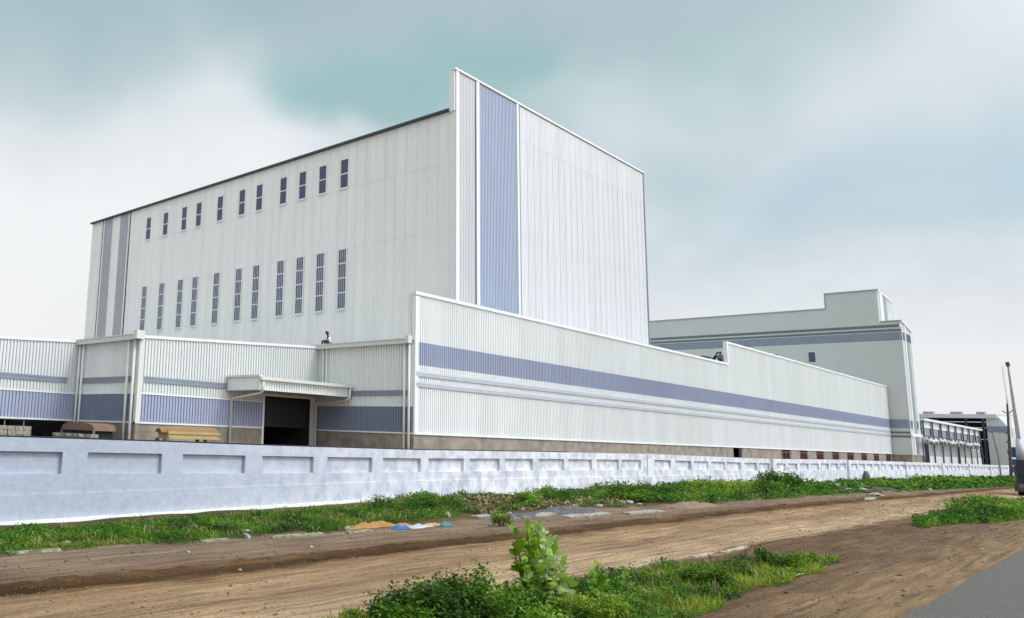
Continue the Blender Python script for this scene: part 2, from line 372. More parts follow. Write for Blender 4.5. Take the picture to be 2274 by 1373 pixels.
# ------------------------------------------------------------------ tall warehouse
TX, TY, TX1, TY1, TP, TR = 46.57, 32.66, 78.12, 84.41, 29.02, 25.86
tall = thing('tall_warehouse', (TX, TY, 0), 'tallest off-white warehouse with a vertical blue-grey stripe and two rows of narrow side windows', 'warehouse')
mb = MB()
tiers = (12.2, 17.0, 22.0)
for a, b in ((TY+.02, 76.04), (76.54+1.62, 79.8), (81.8, TY1)): corr('y', a, b, TX, 6.5, TR, mb=mb, depth=.018, pitch=.25, ribw=.06, tiers=tiers)
for k in range(52):      # standing side laps of the sheets
    y = TY+.5+k*1.0
    if y < 75.5: mb.box(TX-.038, TX-.01, y, y+.02, 6.5, TR)
mb.build('side_cladding', CLADL, tall)
for a, b in ((76.54, 78.16), (79.8, 81.44)): corr('y', a, b, TX, 6.5, TR, depth=.018, pitch=.25).build('vertical_stripe', STONEG, tall)
for a in (76.12, 81.48): MB().box(TX-.04, TX-.0, a, a+.3, 6.5, TR).build('stripe_trim', TRIM, tall)
BLK = mat('dark_seam', (0.05, 0.055, 0.06), .6)
for a in (75.9, 81.8): MB().box(TX-.05, TX-.0, a, a+.14, 6.5, TR).build('stripe_seam', BLK, tall)
mb = MB(); corr('x', TX+.3, 48.98, TY, 6.5, 28.8, mb=mb, gv=.04, tiers=(27,)); corr('x', 55.22, TX1-.1, TY, 6.5, 28.8, mb=mb, depth=.03, tiers=(18.3, 26.0))
for k in range(22):
    x = 56.3+k
    mb.box(x, x+.012, TY-.040, TY-.02, 6.5, 28.7)
mb.build('front_cladding', CLADT, tall)
corr('x', 49.5, 54.68, TY, 6.5, 28.75, gv=.03).build('vertical_stripe', BLUET, tall)
MB().box(49.08, 49.46, TY-.09, TY, 6.5, 28.87).box(54.7, 54.97, TY-.09, TY, 6.5, 28.87).build('stripe_trim', TRIM, tall)
MB().box(48.98, 49.07, TY-.10, TY, 6.5, 28.87).box(54.98, 55.2, TY-.05, TY, 6.5, 28.87).build('stripe_seam', STRIPE, tall)
MB().box(TX-.05, TX+.3, TY-.08, TY-.005, 6.5, 28.87).build('corner_trim', TRIM, tall)
mb = MB(); mb.box(TX-.22, TX1+.05, TY-.12, TY+.3, 28.87, TP); mb.build('parapet_cap', TRIM, tall)
MB().box(TX-.18, TX+.3, TY+.02, TY+.45, TR-.1, 28.87).box(TX+.3, TX1, TY+.05, TY+.3, TR-1, 28.75).build('parapet_back', CLADL, tall)
MB().box(TX1-.1, TX1+.04, TY-.08, TY+.3, 6.5, 28.87).build('corner_trim', STRIPE, tall)
MB().box(TX-.3, TX+.1, TY+.45, TY1+.1, TR-.04, TR+.12).build('eave_gutter', BLK, tall)
MB().box(TX+.12, TX1, TY+.3, TY1, TR-.3, TR).build('roof', ROOF, tall)
MB().box(TX+.1, TX1, TY1-.2, TY1, 6, TR-.3).box(TX1-.1, TX1, TY+.31, TY1-.2, 6, TR-.3).build('rear_wall', CLADL, tall)
WHB = mat('white_window_bars', (.66, .67, .70), .5)
def tallwin(y, z0, z1, trans, ribs):
    w = .40; x = TX-.03
    mb = MB(); mb.box(x-.05, x+.02, y-w-.07, y-w, z0-.14, z1+.05).box(x-.05, x+.02, y+w, y+w+.07, z0-.14, z1+.05).box(x-.05, x+.02, y-w, y+w, z1, z1+.05).box(x-.09, x+.02, y-w, y+w, z0-.14, z0)
    for t in trans: mb.box(x-.04, x+.02, y-w, y+w, t, t+.09)
    wdw = mb.build('window', TRIM, tall)
    MB().box(x-.02, x+.015, y-w, y+w, z0, z1).build('pane', PANE, wdw)
    if ribs:
        mb = MB()
        for k in range(3): mb.box(x-.032, x-.02, y-w+.18+k*.2, y-w+.225+k*.2, z0, z1)
        mb.build('bars', WHB, wdw)
    return wdw
ys = [43.5, 45.98, 48.4, 50.83, 54.05, 56.5, 59.8, 63.2, 65.65, 68.95, 72.15]
up = tallwin(ys[0], 22.12, 24.5, (23.25,), False); lo = tallwin(ys[0], 12.12, 16.93, (13.35, 14.55, 15.75), True)
for y in ys[1:]:
    copy_tree(up, tall, (0, y-ys[0], 0)); copy_tree(lo, tall, (0, y-ys[0], 0))

# ------------------------------------------------------------------ far warehouse closing the long facade
FX = 158.5
farb = thing('stepped_warehouse', (FX, 26.9, 0), 'grey stepped warehouse with a raised block, at the right end of the facade', 'warehouse')
mb = MB()
def fc(y0, y1, z0, z1, t=(), d=.03): corr('y', y0, y1, FX, z0, z1, mb=mb, depth=d, pitch=.3, tiers=t)
fc(26.9, 72, 7.82, 20.28, (14,)); fc(26.9, 72, 21.6, 21.74); fc(26.9, 72, 22.1, 22.39); fc(26.9, 29.63, 22.82, 23.35); fc(29.63, 36.85, 22.82, 28.6); fc(36.85, 72, 22.82, 26.07)
fc(26.9, 29.4, 2.36, 5.05); fc(26.9, 29.4, 5.35, 5.65); fc(26.9, 29.4, 5.95, 6.46)
mb.build('side_cladding', CLADF, farb)
mb = MB(); fc(27.1, 72, 20.28, 21.6); fc(27.1, 29.4, 6.46, 7.82); mb.build('colour_band', STRIPE, farb)
mb = MB()
for z0, z1 in ((21.74, 22.1), (22.39, 22.82)): mb.box(FX-.05, FX, 27.1, 72, z0, z1)
for z0, z1 in ((5.05, 5.35), (5.65, 5.95)): mb.box(FX-.05, FX, 27.0, 29.35, z0, z1)
mb.build('trim_rail', mat('dark_grey_green_strip', (0.13, 0.17, 0.18), .6), farb)
mb = MB(); mb.box(FX-.12, FX+.3, 26.85, 29.5, 23.3, 23.5).box(FX-.12, FX+.3, 29.5, 36.95, 28.55, 28.75).box(FX-.12, FX+.3, 36.95, 72, 26.0, 26.22).box(FX-.12, FX+.3, 36.8, 36.95, 26.22, 28.55)
mb.build('parapet_cap', mat('grey_flashing', (.33, .37, .36), .5), farb)
# short front
sl2 = lambda x: 23.35-(x-158.5)*.152
mb = MB(); corr('x', 158.7, 166.1, 26.9, 7.7, 20.28, mb=mb, pitch=.3); corr('x', 158.7, 166.1, 26.9, 21.6, sl2, mb=mb, pitch=.3); corr('x', 158.7, 166.1, 26.9, 2.36, 6.46, mb=mb, pitch=.3)
corr('x', 158.5, 168.8, 29.63, 22.9, lambda x: 28.6-(x-158.5)*.07, mb=mb, pitch=.3)
mb.build('front_cladding', CLAD, farb)
corr('x', 158.7, 166.1, 26.9, 20.28, 21.6, pitch=.3).build('colour_band', BLUED, farb)
corr('x', 158.7, 166.1, 26.9, 6.46, 7.7, pitch=.3).build('colour_band', BLUED, farb)
MB().box(161.6, 163.3, 26.8, 26.86, 2.6, 20.2).box(162.6, 164.2, 29.53, 29.6, 22.9, 28.1).build('vertical_stripe', STRIPE, farb)
MB().box(160.2, 160.9, 26.77, 26.86, 2.4, 22.8).box(164.6, 165.3, 26.77, 26.86, 2.4, 22.2).box(159.6, 161.2, 29.5, 29.6, 22.9, 28.3).box(158.4, 166.2, 26.7, 26.86, 5.2, 5.7).build('stripe_trim', TRIM, farb)
mb = MB(); mb.box(FX-.03, FX+.2, 26.82, 26.9, 2.36, 23.3); mb.hexa([(158.4, 26.7, 23.25), (166.2, 26.7, 22.1), (166.2, 27.1, 22.1), (158.4, 27.1, 23.25), (158.4, 26.7, 23.5), (166.2, 26.7, 22.35), (166.2, 27.1, 22.35), (158.4, 27.1, 23.5)])
mb.hexa([(158.4, 29.5, 28.5), (168.9, 29.5, 27.8), (168.9, 29.9, 27.8), (158.4, 29.9, 28.5), (158.4, 29.5, 28.75), (168.9, 29.5, 28.0), (168.9, 29.9, 28.0), (158.4, 29.9, 28.75)])
mb.build('corner_trim', TRIM, farb)
MB().box(FX+.05, 166.1, 26.95, 29.9, -1, 2.36).box(FX+.05, FX+.3, 29.9, 36, -1, 2.36).build('plinth', PLINTH, farb)
mb = MB(); mb.box(FX+.05, 166.05, 27.0, 29.7, 2.4, 22.1).box(FX+.05, 168.7, 29.7, 36.8, 2.4, 27.7).box(FX+.05, 168.7, 36.8, 71.9, 2.4, 25.9)
mb.build('core', CLADF, farb)
for y, zz in ((39.3, 18.0), (44.8, 17.9)):
    w = MB().box(FX-.09, FX-.02, y-.6, y+.6, zz-.9, zz+1.0).build('window', TRIM, farb)
    MB().box(FX-.11, FX-.08, y-.5, y+.5, zz-.8, zz+.9).build('pane', PANE, w)

# ------------------------------------------------------------------ terrain height
def gz(x, y):
    x = np.asarray(x, float); y = np.asarray(y, float)
    t = np.clip(x-40, 0, None); base = -.0066*t*np.clip(t/20, 0, 1); base = np.maximum(base, -1.06)
    return base
def gzf(x, y): return float(gz(x, y))

# ------------------------------------------------------------------ boundary wall
def wy(x): return 17.02+.1*(x-2) if x < 25 else 19.3+ .0*(x-25)
def wtop(x):
    return float(np.interp(x, [-15, 7.8, 11.6, 16.8, 24.9, 34, 45.4, 45.41, 66.1, 86, 109, 195], [1.97, 1.94, 1.91, 1.85, 1.79, 1.82, 1.82, 1.84, 1.67, 1.70, 1.60, 1.22]))
WALL = mat('whitewashed_concrete', (0.40, 0.435, 0.525), 0.75, 0.06, 5.0, bump=0.25, stretch=(1, 1, 1), bscale=9)
# grime: streaks and scuffs growing towards the older stretch
t = WALL.node_tree; p = t.nodes['Principled BSDF']; src = p.inputs['Base Color'].links[0].from_socket
geo = t.nodes.new('ShaderNodeNewGeometry'); sp = t.nodes.new('ShaderNodeSeparateXYZ'); t.links.new(geo.outputs['Position'], sp.inputs[0])
mp = t.nodes.new('ShaderNodeMapping'); mp.inputs['Scale'].default_value = (1.3, 1.3, .35); t.links.new(geo.outputs['Position'], mp.inputs[0])
n = t.nodes.new('ShaderNodeTexNoise'); n.inputs['Scale'].default_value = 1.6; n.inputs['Detail'].default_value = 9; n.inputs['Roughness'].default_value = .72; t.links.new(mp.outputs[0], n.inputs['Vector'])
r = t.nodes.new('ShaderNodeMapRange'); t.links.new(n.outputs[0], r.inputs[0]); r.inputs[1].default_value = .5; r.inputs[2].default_value = .72
xr = t.nodes.new('ShaderNodeMapRange'); t.links.new(sp.outputs[0], xr.inputs[0]); xr.inputs[1].default_value = 12; xr.inputs[2].default_value = 30; xr.inputs[3].default_value = .35; xr.inputs[4].default_value = 1.0
mm = t.nodes.new('ShaderNodeMath'); mm.operation = 'MULTIPLY'; t.links.new(r.outputs[0], mm.inputs[0]); t.links.new(xr.outputs[0], mm.inputs[1])
mx = t.nodes.new('ShaderNodeMix'); mx.data_type = 'RGBA'; t.links.new(mm.outputs[0], mx.inputs[0]); t.links.new(src, mx.inputs[6]); mx.inputs[7].default_value = (.42, .43, .50, 1)
# fresher white lime wash further along
xr2 = t.nodes.new('ShaderNodeMapRange'); t.links.new(sp.outputs[0], xr2.inputs[0]); xr2.inputs[1].default_value = 11; xr2.inputs[2].default_value = 30
n4 = t.nodes.new('ShaderNodeTexNoise'); n4.inputs['Scale'].default_value = 2.2; n4.inputs['Detail'].default_value = 6; t.links.new(geo.outputs['Position'], n4.inputs['Vector'])
r4 = t.nodes.new('ShaderNodeMapRange'); t.links.new(n4.outputs[0], r4.inputs[0]); r4.inputs[1].default_value = .25; r4.inputs[2].default_value = .60
mm2 = t.nodes.new('ShaderNodeMath'); mm2.operation = 'MULTIPLY'; t.links.new(r4.outputs[0], mm2.inputs[0]); t.links.new(xr2.outputs[0], mm2.inputs[1])
mx0 = t.nodes.new('ShaderNodeMix'); mx0.data_type = 'RGBA'; t.links.new(mm2.outputs[0], mx0.inputs[0]); t.links.new(src, mx0.inputs[6]); mx0.inputs[7].default_value = (.77, .75, .80, 1)
t.links.new(mx0.outputs[2], mx.inputs[6])
n6 = t.nodes.new('ShaderNodeTexNoise'); n6.inputs['Scale'].default_value = 3.5; n6.inputs['Detail'].default_value = 10; n6.inputs['Roughness'].default_value = .78; t.links.new(geo.outputs['Position'], n6.inputs['Vector'])
zr = t.nodes.new('ShaderNodeMapRange'); t.links.new(sp.outputs[2], zr.inputs[0]); zr.inputs[1].default_value = .05; zr.inputs[2].default_value = .75; zr.inputs[3].default_value = .12; zr.inputs[4].default_value = -.08
ad = t.nodes.new('ShaderNodeMath'); ad.operation = 'ADD'; t.links.new(n6.outputs[0], ad.inputs[0]); t.links.new(zr.outputs[0], ad.inputs[1])
r6 = t.nodes.new('ShaderNodeMapRange'); t.links.new(ad.outputs[0], r6.inputs[0]); r6.inputs[1].default_value = .56; r6.inputs[2].default_value = .72; r6.inputs[4].default_value = .7
mx6 = t.nodes.new('ShaderNodeMix'); mx6.data_type = 'RGBA'; t.links.new(r6.outputs[0], mx6.inputs[0]); t.links.new(mx.outputs[2], mx6.inputs[6]); mx6.inputs[7].default_value = (.33, .33, .36, 1)
t.links.new(mx6.outputs[2], p.inputs['Base Color'])

bw = thing('boundary_wall', (25, 19.3, 0), 'long whitewashed concrete boundary wall with a row of recessed panels beside the grass verge', 'wall')
rec = [(1.0, 3.3), (4.05, 6.4), (7.1, 9.48), (10.19, 12.54), (13.27, 15.72), (16.45, 18.89), (19.61, 22.15), (22.82, 25.28), (25.76, 28.09), (28.5, 30.73), (31.12, 33.41), (33.91, 36.24), (36.63, 38.96), (39.43, 41.91), (42.22, 44.53),
       (46.21, 48.45), (49.09, 51.32), (51.8, 54.07), (54.51, 56.88), (57.2, 59.65), (60.4, 62.8), (63.3, 65.5), (66.92, 69.08), (69.72, 71.9), (72.58, 74.79), (75.4, 77.6), (78.2, 80.4), (81.0, 83.2), (83.8, 85.8)]
x = 87.4
while x < 190: rec.append((x, x+2.2)); x += 2.8
def wp(x, z, d=0): return (x, wy(x)+d, z)
mb = MB(); TH = .28
def wbox(x0, x1, z0, z1, d0=0, d1=TH):
    a = [z0(x0), z0(x1)] if callable(z0) else [z0, z0]; b = [z1(x0), z1(x1)] if callable(z1) else [z1, z1]
    mb.hexa([wp(x0, a[0], d0), wp(x1, a[1], d0), wp(x1, a[1], d1), wp(x0, a[0], d1), wp(x0, b[0], d0), wp(x1, b[1], d0), wp(x1, b[1], d1), wp(x0, b[0], d1)])
rt_ = lambda x: wtop(x)-.31
rb_ = lambda x: wtop(x)-.82
cuts = [-15.0]
for a, b in rec: cuts += [a, b]
cuts.append(193.0)
gb = lambda x: gzf(x, 0)-.15
for i in range(len(cuts)-1):
    a, b = cuts[i], cuts[i+1]
    if i % 2 == 0:      # pier
        if a < 45.3 < b:
            wbox(a, 45.24, gb, wtop); wbox(45.36, b, gb, wtop); wbox(45.24, 45.36, gb, lambda x: wtop(x)-.05, .12, TH)
        else: wbox(a, b, gb, wtop)
    else:
        wbox(a, b, gb, rb_); wbox(a, b, rt_, wtop)
mb.build('wall_body', WALL, bw)
for i in range(1, len(cuts)-1, 2):
    a, b = cuts[i], cuts[i+1]
    mb = MB(); wbox(a, b, rb_, rt_, .12, TH); mb.build('recessed_panel', WALL, bw)
for x0, x1 in ((65.75, 66.35), (86.1, 86.9), (109.3, 109.9), (130, 130.6), (150, 150.6), (170, 170.6)):
    mb = MB(); wbox(x0, x1, gb, wtop, -.14, -.003); mb.build('pier', WALL, bw)
mb = MB()
KERB = mat('white_painted_kerb', (.86, .86, .84), .7, .04, 4.0, bump=.2)
xs = [-15]+list(range(-10, 24, 3))+[25, 60, 100, 193]
for a, b in zip(xs[:-1], xs[1:]): wbox(a, b, lambda x: gb(x), lambda x: gzf(x, 0)+.085, -.16, -.003)
mb.build('base_ledge', KERB, bw)
mb = MB()
for a, b in zip(xs[:-3], xs[1:-2]): wbox(a, b, .085, .655, -.035, -.0015)
mb.build('lower_render', WALL, bw)
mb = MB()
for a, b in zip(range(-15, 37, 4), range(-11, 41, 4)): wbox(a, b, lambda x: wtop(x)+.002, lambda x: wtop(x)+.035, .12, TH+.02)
mb.build('top_strip', mat('black_strip', (.01, .01, .012), .8), bw)  # thin black strip laid along the back of the wall top
bw2 = thing('boundary_wall', (196, 19.3, -1), 'short white wall beyond the utility poles at the far right, behind the dark truck', 'wall')
mb = MB(); mb.box(196.5, 240, 19.3, 19.6, -1.2, 1.1); mb.build('wall_body', WALL, bw2)
MB().box(196.4, 240, 19.22, 19.68, 1.1, 1.22).build('coping', KERB, bw2)

# ------------------------------------------------------------------ ground sheet, track, road
def H(x, y):
    x = np.asarray(x, float); y = np.asarray(y, float)
    h = gz(x, y)
    near = (1-sstep(60, 110, x))
    h = h+near*sstep(13.2, 14.6, y)*(.02+.10*(fbm(x*.6, y*.8, 3)-.35))*(1-sstep(18.0, 19.0, y)*.9)
    h = h+near*.055*(fbm(x*1.1+5, y*2.6, 4)-.5)*sstep(2.9, 3.6, y)
    h = h+near*.035*np.exp(-((y-10.9)/.5)**2)*(vn(x*7, y*9)-.4)
    h = h-near*.07*np.exp(-((y-10.95-.25*(vn(x*.12, x*0)-.5))/.16)**2)*(.4+1.2*vn(x*2.8, y*3))
    h = h+near*.03*np.exp(-((y-11.3-.25*(vn(x*.12, x*0)-.5))/.14)**2)*(.2+2.0*vn(x*5, y*5+9)**1.5)
    h = h-near*.03*np.exp(-((y-9.2)/.25)**2)
    for cx, cy, rr in ((20.6, 5.6, 3.9), (20.2, 5.3, 3.3)):
        dd = np.sqrt((x-cx)**2+((y-cy)*1.5)**2)-rr; k = near*(x > cx+.5)*(y > 3.0)*(y < cy+.6)
        h = h+k*(.022*np.exp(-(dd/.05)**2)-.03*np.exp(-((dd-.14)/.09)**2))
    h = h+near*sstep(3, 3.5, y)*(1-sstep(5.4, 6.2, y))*.018*np.sin((y-.10*x)*9+3*fbm(x*.5, y, 2))*fbm(x*.8+4, y*2, 3)
    h = h+near*.04*np.exp(-((y-6.85)/.18)**2)*vn(x*1.5, y*2)
    h = h+near*sstep(23, 25, x)*(1-sstep(27.5, 30, x))*.10*np.exp(-((y-13.6)/.7)**2)*(fbm(x*2, y*2, 4)+.2)
    return h
xs = np.concatenate([[-400, -150, -60, -20, -5, 0], np.arange(3, 24, .09), np.arange(24, 45, .16), np.arange(45, 80, .4), np.arange(80, 210, 2), [230, 260, 320, 420, 600, 1000, 1800, 3500]])
ysg = np.concatenate([[-400, -150, -50, -15, -5, 0, 2], np.arange(2.8, 4.6, .12), np.arange(4.6, 20, .085), np.arange(20, 30, .5), [35, 45, 60, 90, 150, 300, 700, 1500, 3000]])
def sheet(name, m, xi, yi, dz):
    X, Y = np.meshgrid(xs[xi], ysg[yi], indexing='ij'); Z = H(X, Y)+dz
    nx, ny = X.shape; V = np.stack([X, Y, Z], -1).reshape(-1, 3)
    idx = np.arange(nx*ny).reshape(nx, ny)
    F = np.stack([idx[:-1, :-1], idx[1:, :-1], idx[1:, 1:], idx[:-1, 1:]], -1).reshape(-1, 4)
    return npmesh(name, V, F, m, smooth=True)
def npmesh(name, V, F, m, smooth=False, parent=None):
    me = bpy.data.meshes.new(name); k = F.shape[1]
    if parent is not None: V = V-np.array(wloc(parent))
    me.vertices.add(len(V)); me.vertices.foreach_set('co', V.astype(np.float32).ravel())
    me.loops.add(F.size); me.loops.foreach_set('vertex_index', F.astype(np.int32).ravel())
    me.polygons.add(len(F)); me.polygons.foreach_set('loop_start', np.arange(0, F.size, k, dtype=np.int32))
    me.polygons.foreach_set('loop_total', np.full(len(F), k, dtype=np.int32))
    if smooth: me.polygons.foreach_set('use_smooth', np.ones(len(F), bool))
    me.materials.append(m); me.update(calc_edges=True); me.validate()
    o = bpy.data.objects.new(name, me); scene.collection.objects.link(o)
    if parent is not None: o.parent = parent
    return o
SOIL = bpy.data.materials.new('soil'); SOIL.use_nodes = True; t = SOIL.node_tree; p = t.nodes['Principled BSDF']; p.inputs['Roughness'].default_value = .95; p.inputs['Specular IOR Level'].default_value = .15
geo = t.nodes.new('ShaderNodeNewGeometry'); sp = t.nodes.new('ShaderNodeSeparateXYZ'); t.links.new(geo.outputs['Position'], sp.inputs[0])
def tn(scale, st, det=5, rough=.6):
    m_ = t.nodes.new('ShaderNodeMapping'); m_.inputs['Scale'].default_value = st; t.links.new(geo.outputs['Position'], m_.inputs[0])
    n_ = t.nodes.new('ShaderNodeTexNoise'); n_.inputs['Scale'].default_value = scale; n_.inputs['Detail'].default_value = det; n_.inputs['Roughness'].default_value = rough
    t.links.new(m_.outputs[0], n_.inputs['Vector']); return n_.outputs[0]
def mth(op, a, b, c=None):
    n_ = t.nodes.new('ShaderNodeMath'); n_.operation = op
    for i, q in enumerate((a, b, c)):
        if q is None: continue
        if isinstance(q, (int, float)): n_.inputs[i].default_value = q
        else: t.links.new(q, n_.inputs[i])
    return n_.outputs[0]
wob = mth('ADD', mth('MULTIPLY', mth('SUBTRACT', tn(.35, (.5, 1, 1), 3), .5), 1.3), mth('MULTIPLY', mth('SUBTRACT', tn(1.6, (.5, 1.4, 1), 5), .5), .55))
wob = mth('ADD', wob, mth('MULTIPLY', mth('SUBTRACT', tn(5.5, (.45, 1.2, 1), 6, .7), .5), .55))
yy = mth('DIVIDE', mth('ADD', sp.outputs[1], wob), 25.0)
rp = t.nodes.new('ShaderNodeValToRGB'); t.links.new(yy, rp.inputs[0])
ST = [(2.8, (.30, .215, .135)), (3.6, (.29, .205, .125)), (4.6, (.20, .135, .085)), (6.3, (.17, .11, .065)), (6.85, (.20, .13, .08)), (7.15, (.42, .32, .22)),
      (8.2, (.385, .285, .19)), (9.0, (.28, .195, .12)), (9.7, (.35, .25, .16)), (10.3, (.27, .175, .10)), (10.7, (.06, .034, .014)), (11.1, (.085, .048, .02)), (11.6, (.20, .14, .095)), (12.6, (.235, .18, .135)),
      (13.5, (.235, .185, .14)), (14.0, (.10, .085, .035)), (18.2, (.10, .085, .04)), (18.9, (.20, .155, .115)), (22, (.28, .23, .18))]
ST = [(a, tuple(v*k*(.78 if a < 6.9 else 1) for v, k in zip(c, (.94, .84, .74)))) for a, c in ST]
el = rp.color_ramp.elements
el[0].position = ST[0][0]/25; el[0].color = (*ST[0][1], 1); el[1].position = ST[-1][0]/25; el[1].color = (*ST[-1][1], 1)
for yv, c in ST[1:-1]:
    e = el.new(yv/25); e.color = (*c, 1)
# streaks drawn out along the direction of travel, pebbles, blotches
st = tn(2.2, (.22, 2.4, 1), 7, .68)
mr_ = t.nodes.new('ShaderNodeMapRange'); t.links.new(st, mr_.inputs[0]); mr_.inputs[1].default_value = .3; mr_.inputs[2].default_value = .7; mr_.inputs[3].default_value = .55; mr_.inputs[4].default_value = 1.35
gr = tn(28, (.6, 1, 1), 6, .75)
mg_ = t.nodes.new('ShaderNodeMapRange'); t.links.new(gr, mg_.inputs[0]); mg_.inputs[1].default_value = .3; mg_.inputs[2].default_value = .7; mg_.inputs[3].default_value = .55; mg_.inputs[4].default_value = 1.42
bl = tn(.55, (.6, 1.2, 1), 4, .5)
mb_ = t.nodes.new('ShaderNodeMapRange'); t.links.new(bl, mb_.inputs[0]); mb_.inputs[1].default_value = .35; mb_.inputs[2].default_value = .65; mb_.inputs[3].default_value = .82; mb_.inputs[4].default_value = 1.12
lines = tn(1.5, (.16, 5.5, 1), 8, .72)
ml_ = t.nodes.new('ShaderNodeMapRange'); t.links.new(lines, ml_.inputs[0]); ml_.inputs[1].default_value = .36; ml_.inputs[2].default_value = .50; ml_.inputs[3].default_value = .62; ml_.inputs[4].default_value = 1.04
fac = mth('MULTIPLY', mth('MULTIPLY', mth('MULTIPLY', mr_.outputs[0], mg_.outputs[0]), mb_.outputs[0]), ml_.outputs[0])
vsn = t.nodes.new('ShaderNodeVectorMath'); vsn.operation = 'SCALE'; t.links.new(rp.outputs[0], vsn.inputs[0]); t.links.new(fac, vsn.inputs['Scale'])
t.links.new(vsn.outputs[0], p.inputs['Base Color'])
bp_ = t.nodes.new('ShaderNodeBump'); bp_.inputs['Strength'].default_value = .85; bp_.inputs['Distance'].default_value = .05
t.links.new(mth('ADD', tn(9, (.5, 1, 1), 8, .7), mth('MULTIPLY', st, .8)), bp_.inputs['Height']); t.links.new(bp_.outputs[0], p.inputs['Normal'])
allx = np.arange(len(xs)); ally = np.arange(len(ysg))
tag(sheet('ground', SOIL, allx, ally, 0), kind='structure')
ty = np.where((ysg >= 6.95) & (ysg <= 10.4))[0]
tag(sheet('dirt_track', SOIL, allx[5:], ty, .005), kind='structure')
ASPH = mat('worn_asphalt', (.165, .148, .13), .9, .06, 38.0, bump=.35, col2=(.06, .054, .048), detail=8, bscale=90)
xr_ = [-400, -100, 0, 12, 15, 18, 24, 34, 50, 80, 120, 200, 260, 420, 1000, 3500]; mb = MB()
eps = [float(2.92+.10*math.sin(i*2.3)) for i in range(len(xr_))]
rx = np.concatenate([[-400, -100, 0], np.arange(10, 60, .35), [70, 80, 90, 100, 120, 150, 200, 260, 420, 1000, 3500]])
ed = 2.88+.05*(fbm(rx*.9, rx*0+3, 4)-.5)*2
V = np.concatenate([np.stack([rx, rx*0-7.5, gz(rx, rx)+.03], -1), np.stack([rx, ed-.12, gz(rx, rx)+.035], -1), np.stack([rx, ed, gz(rx, rx)-.03], -1)])
n_ = len(rx); i_ = np.arange(n_-1)
F = np.concatenate([np.stack([i_, i_+1, i_+1+n_, i_+n_], -1), np.stack([i_+n_, i_+1+n_, i_+1+2*n_, i_+2*n_], -1)])
tag(npmesh('road', V, F, ASPH), kind='structure')

# ------------------------------------------------------------------ vegetation
def leafmat(name, cols, trans=.3, rough=.5):
    m = bpy.data.materials.new(name); m.use_nodes = True; t = m.node_tree; p = t.nodes['Principled BSDF']; p.inputs['Roughness'].default_value = rough
    p.inputs['Specular IOR Level'].default_value = .3
    g = t.nodes.new('ShaderNodeNewGeometry'); r = t.nodes.new('ShaderNodeValToRGB')
    n = t.nodes.new('ShaderNodeTexNoise'); n.inputs['Scale'].default_value = .9; n.inputs['Detail'].default_value = 5; t.links.new(g.outputs['Position'], n.inputs['Vector'])
    a = t.nodes.new('ShaderNodeMath'); a.operation = 'MULTIPLY_ADD'; t.links.new(g.outputs['Random Per Island'], a.inputs[0]); a.inputs[1].default_value = .42
    s = t.nodes.new('ShaderNodeMapRange'); t.links.new(n.outputs[0], s.inputs[0]); s.inputs[1].default_value = .35; s.inputs[2].default_value = .65; s.inputs[3].default_value = -.12; s.inputs[4].default_value = .66
    t.links.new(s.outputs[0], a.inputs[2]); t.links.new(a.outputs[0], r.inputs[0])
    e = r.color_ramp.elements; k = len(cols)
    e[0].color = (*cols[0], 1); e[0].position = 0; e[1].color = (*cols[-1], 1); e[1].position = 1
    for i, c in enumerate(cols[1:-1]): q = e.new((i+1)/(k-1)); q.color = (*c, 1)
    t.links.new(r.outputs[0], p.inputs['Base Color'])
    tr = t.nodes.new('ShaderNodeBsdfTranslucent'); t.links.new(r.outputs[0], tr.inputs[0])
    ms = t.nodes.new('ShaderNodeMixShader'); ms.inputs[0].default_value = trans
    o = [x for x in t.nodes if x.type == 'OUTPUT_MATERIAL'][0]
    t.links.new(p.outputs[0], ms.inputs[1]); t.links.new(tr.outputs[0], ms.inputs[2]); t.links.new(ms.outputs[0], o.inputs[0])
    return m
GRASS = leafmat('verge_greenery', [(.012, .035, .003), (.025, .10, .004), (.05, .19, .006), (.12, .25, .01), (.24, .21, .04)])
BUSHM = leafmat('bush_leaves', [(.03, .075, .004), (.075, .17, .006), (.15, .28, .012), (.30, .42, .03)])
DKB = leafmat('dark_bush_leaves', [(.02, .055, .003), (.065, .145, .006), (.15, .26, .015)])
YELB = leafmat('yellow_green_leaves', [(.08, .15, .01), (.18, .28, .015), (.36, .44, .03)])
CAL = leafmat('broad_pale_leaves', [(.055, .15, .006), (.14, .30, .012), (.28, .44, .03), (.50, .58, .32)], .35)
DRY = leafmat('dry_stalks', [(.14, .09, .04), (.24, .17, .09), (.36, .29, .18)], .1)
STEM = mat('green_brown_stem', (.13, .14, .06), .8, .1, 5)
def leaves(P, L_, Wd, up=.5, seed=0, droop=0.25):
    """quads bent at the midrib: P (n,3) base points, L_ lengths, up = mean upward tilt"""
    r = np.random.default_rng(seed); n = len(P); L_ = np.broadcast_to(L_, (n,)); 
    az = r.random(n)*2*np.pi; el_ = np.clip(r.normal(up, .45, n), -.6, 1.5)
    d = np.stack([np.cos(az)*np.cos(el_), np.sin(az)*np.cos(el_), np.sin(el_)], -1)
    s = np.stack([-np.sin(az), np.cos(az), np.zeros(n)], -1); ro = r.normal(0, .6, n)
    nn = np.cross(d, s); s = s*np.cos(ro)[:, None]+nn*np.sin(ro)[:, None]
    Lc = L_[:, None]; w = Lc*Wd*.5
    mid = P+d*Lc*.5; tip = P+d*Lc-np.array([0, 0, 1])*Lc*droop
    V = np.stack([P, mid+s*w, tip, mid-s*w], 1).reshape(-1, 3)
    i = np.arange(n)*4; F = np.stack([i, i+1, i+2, i+3], -1)
    return V, F
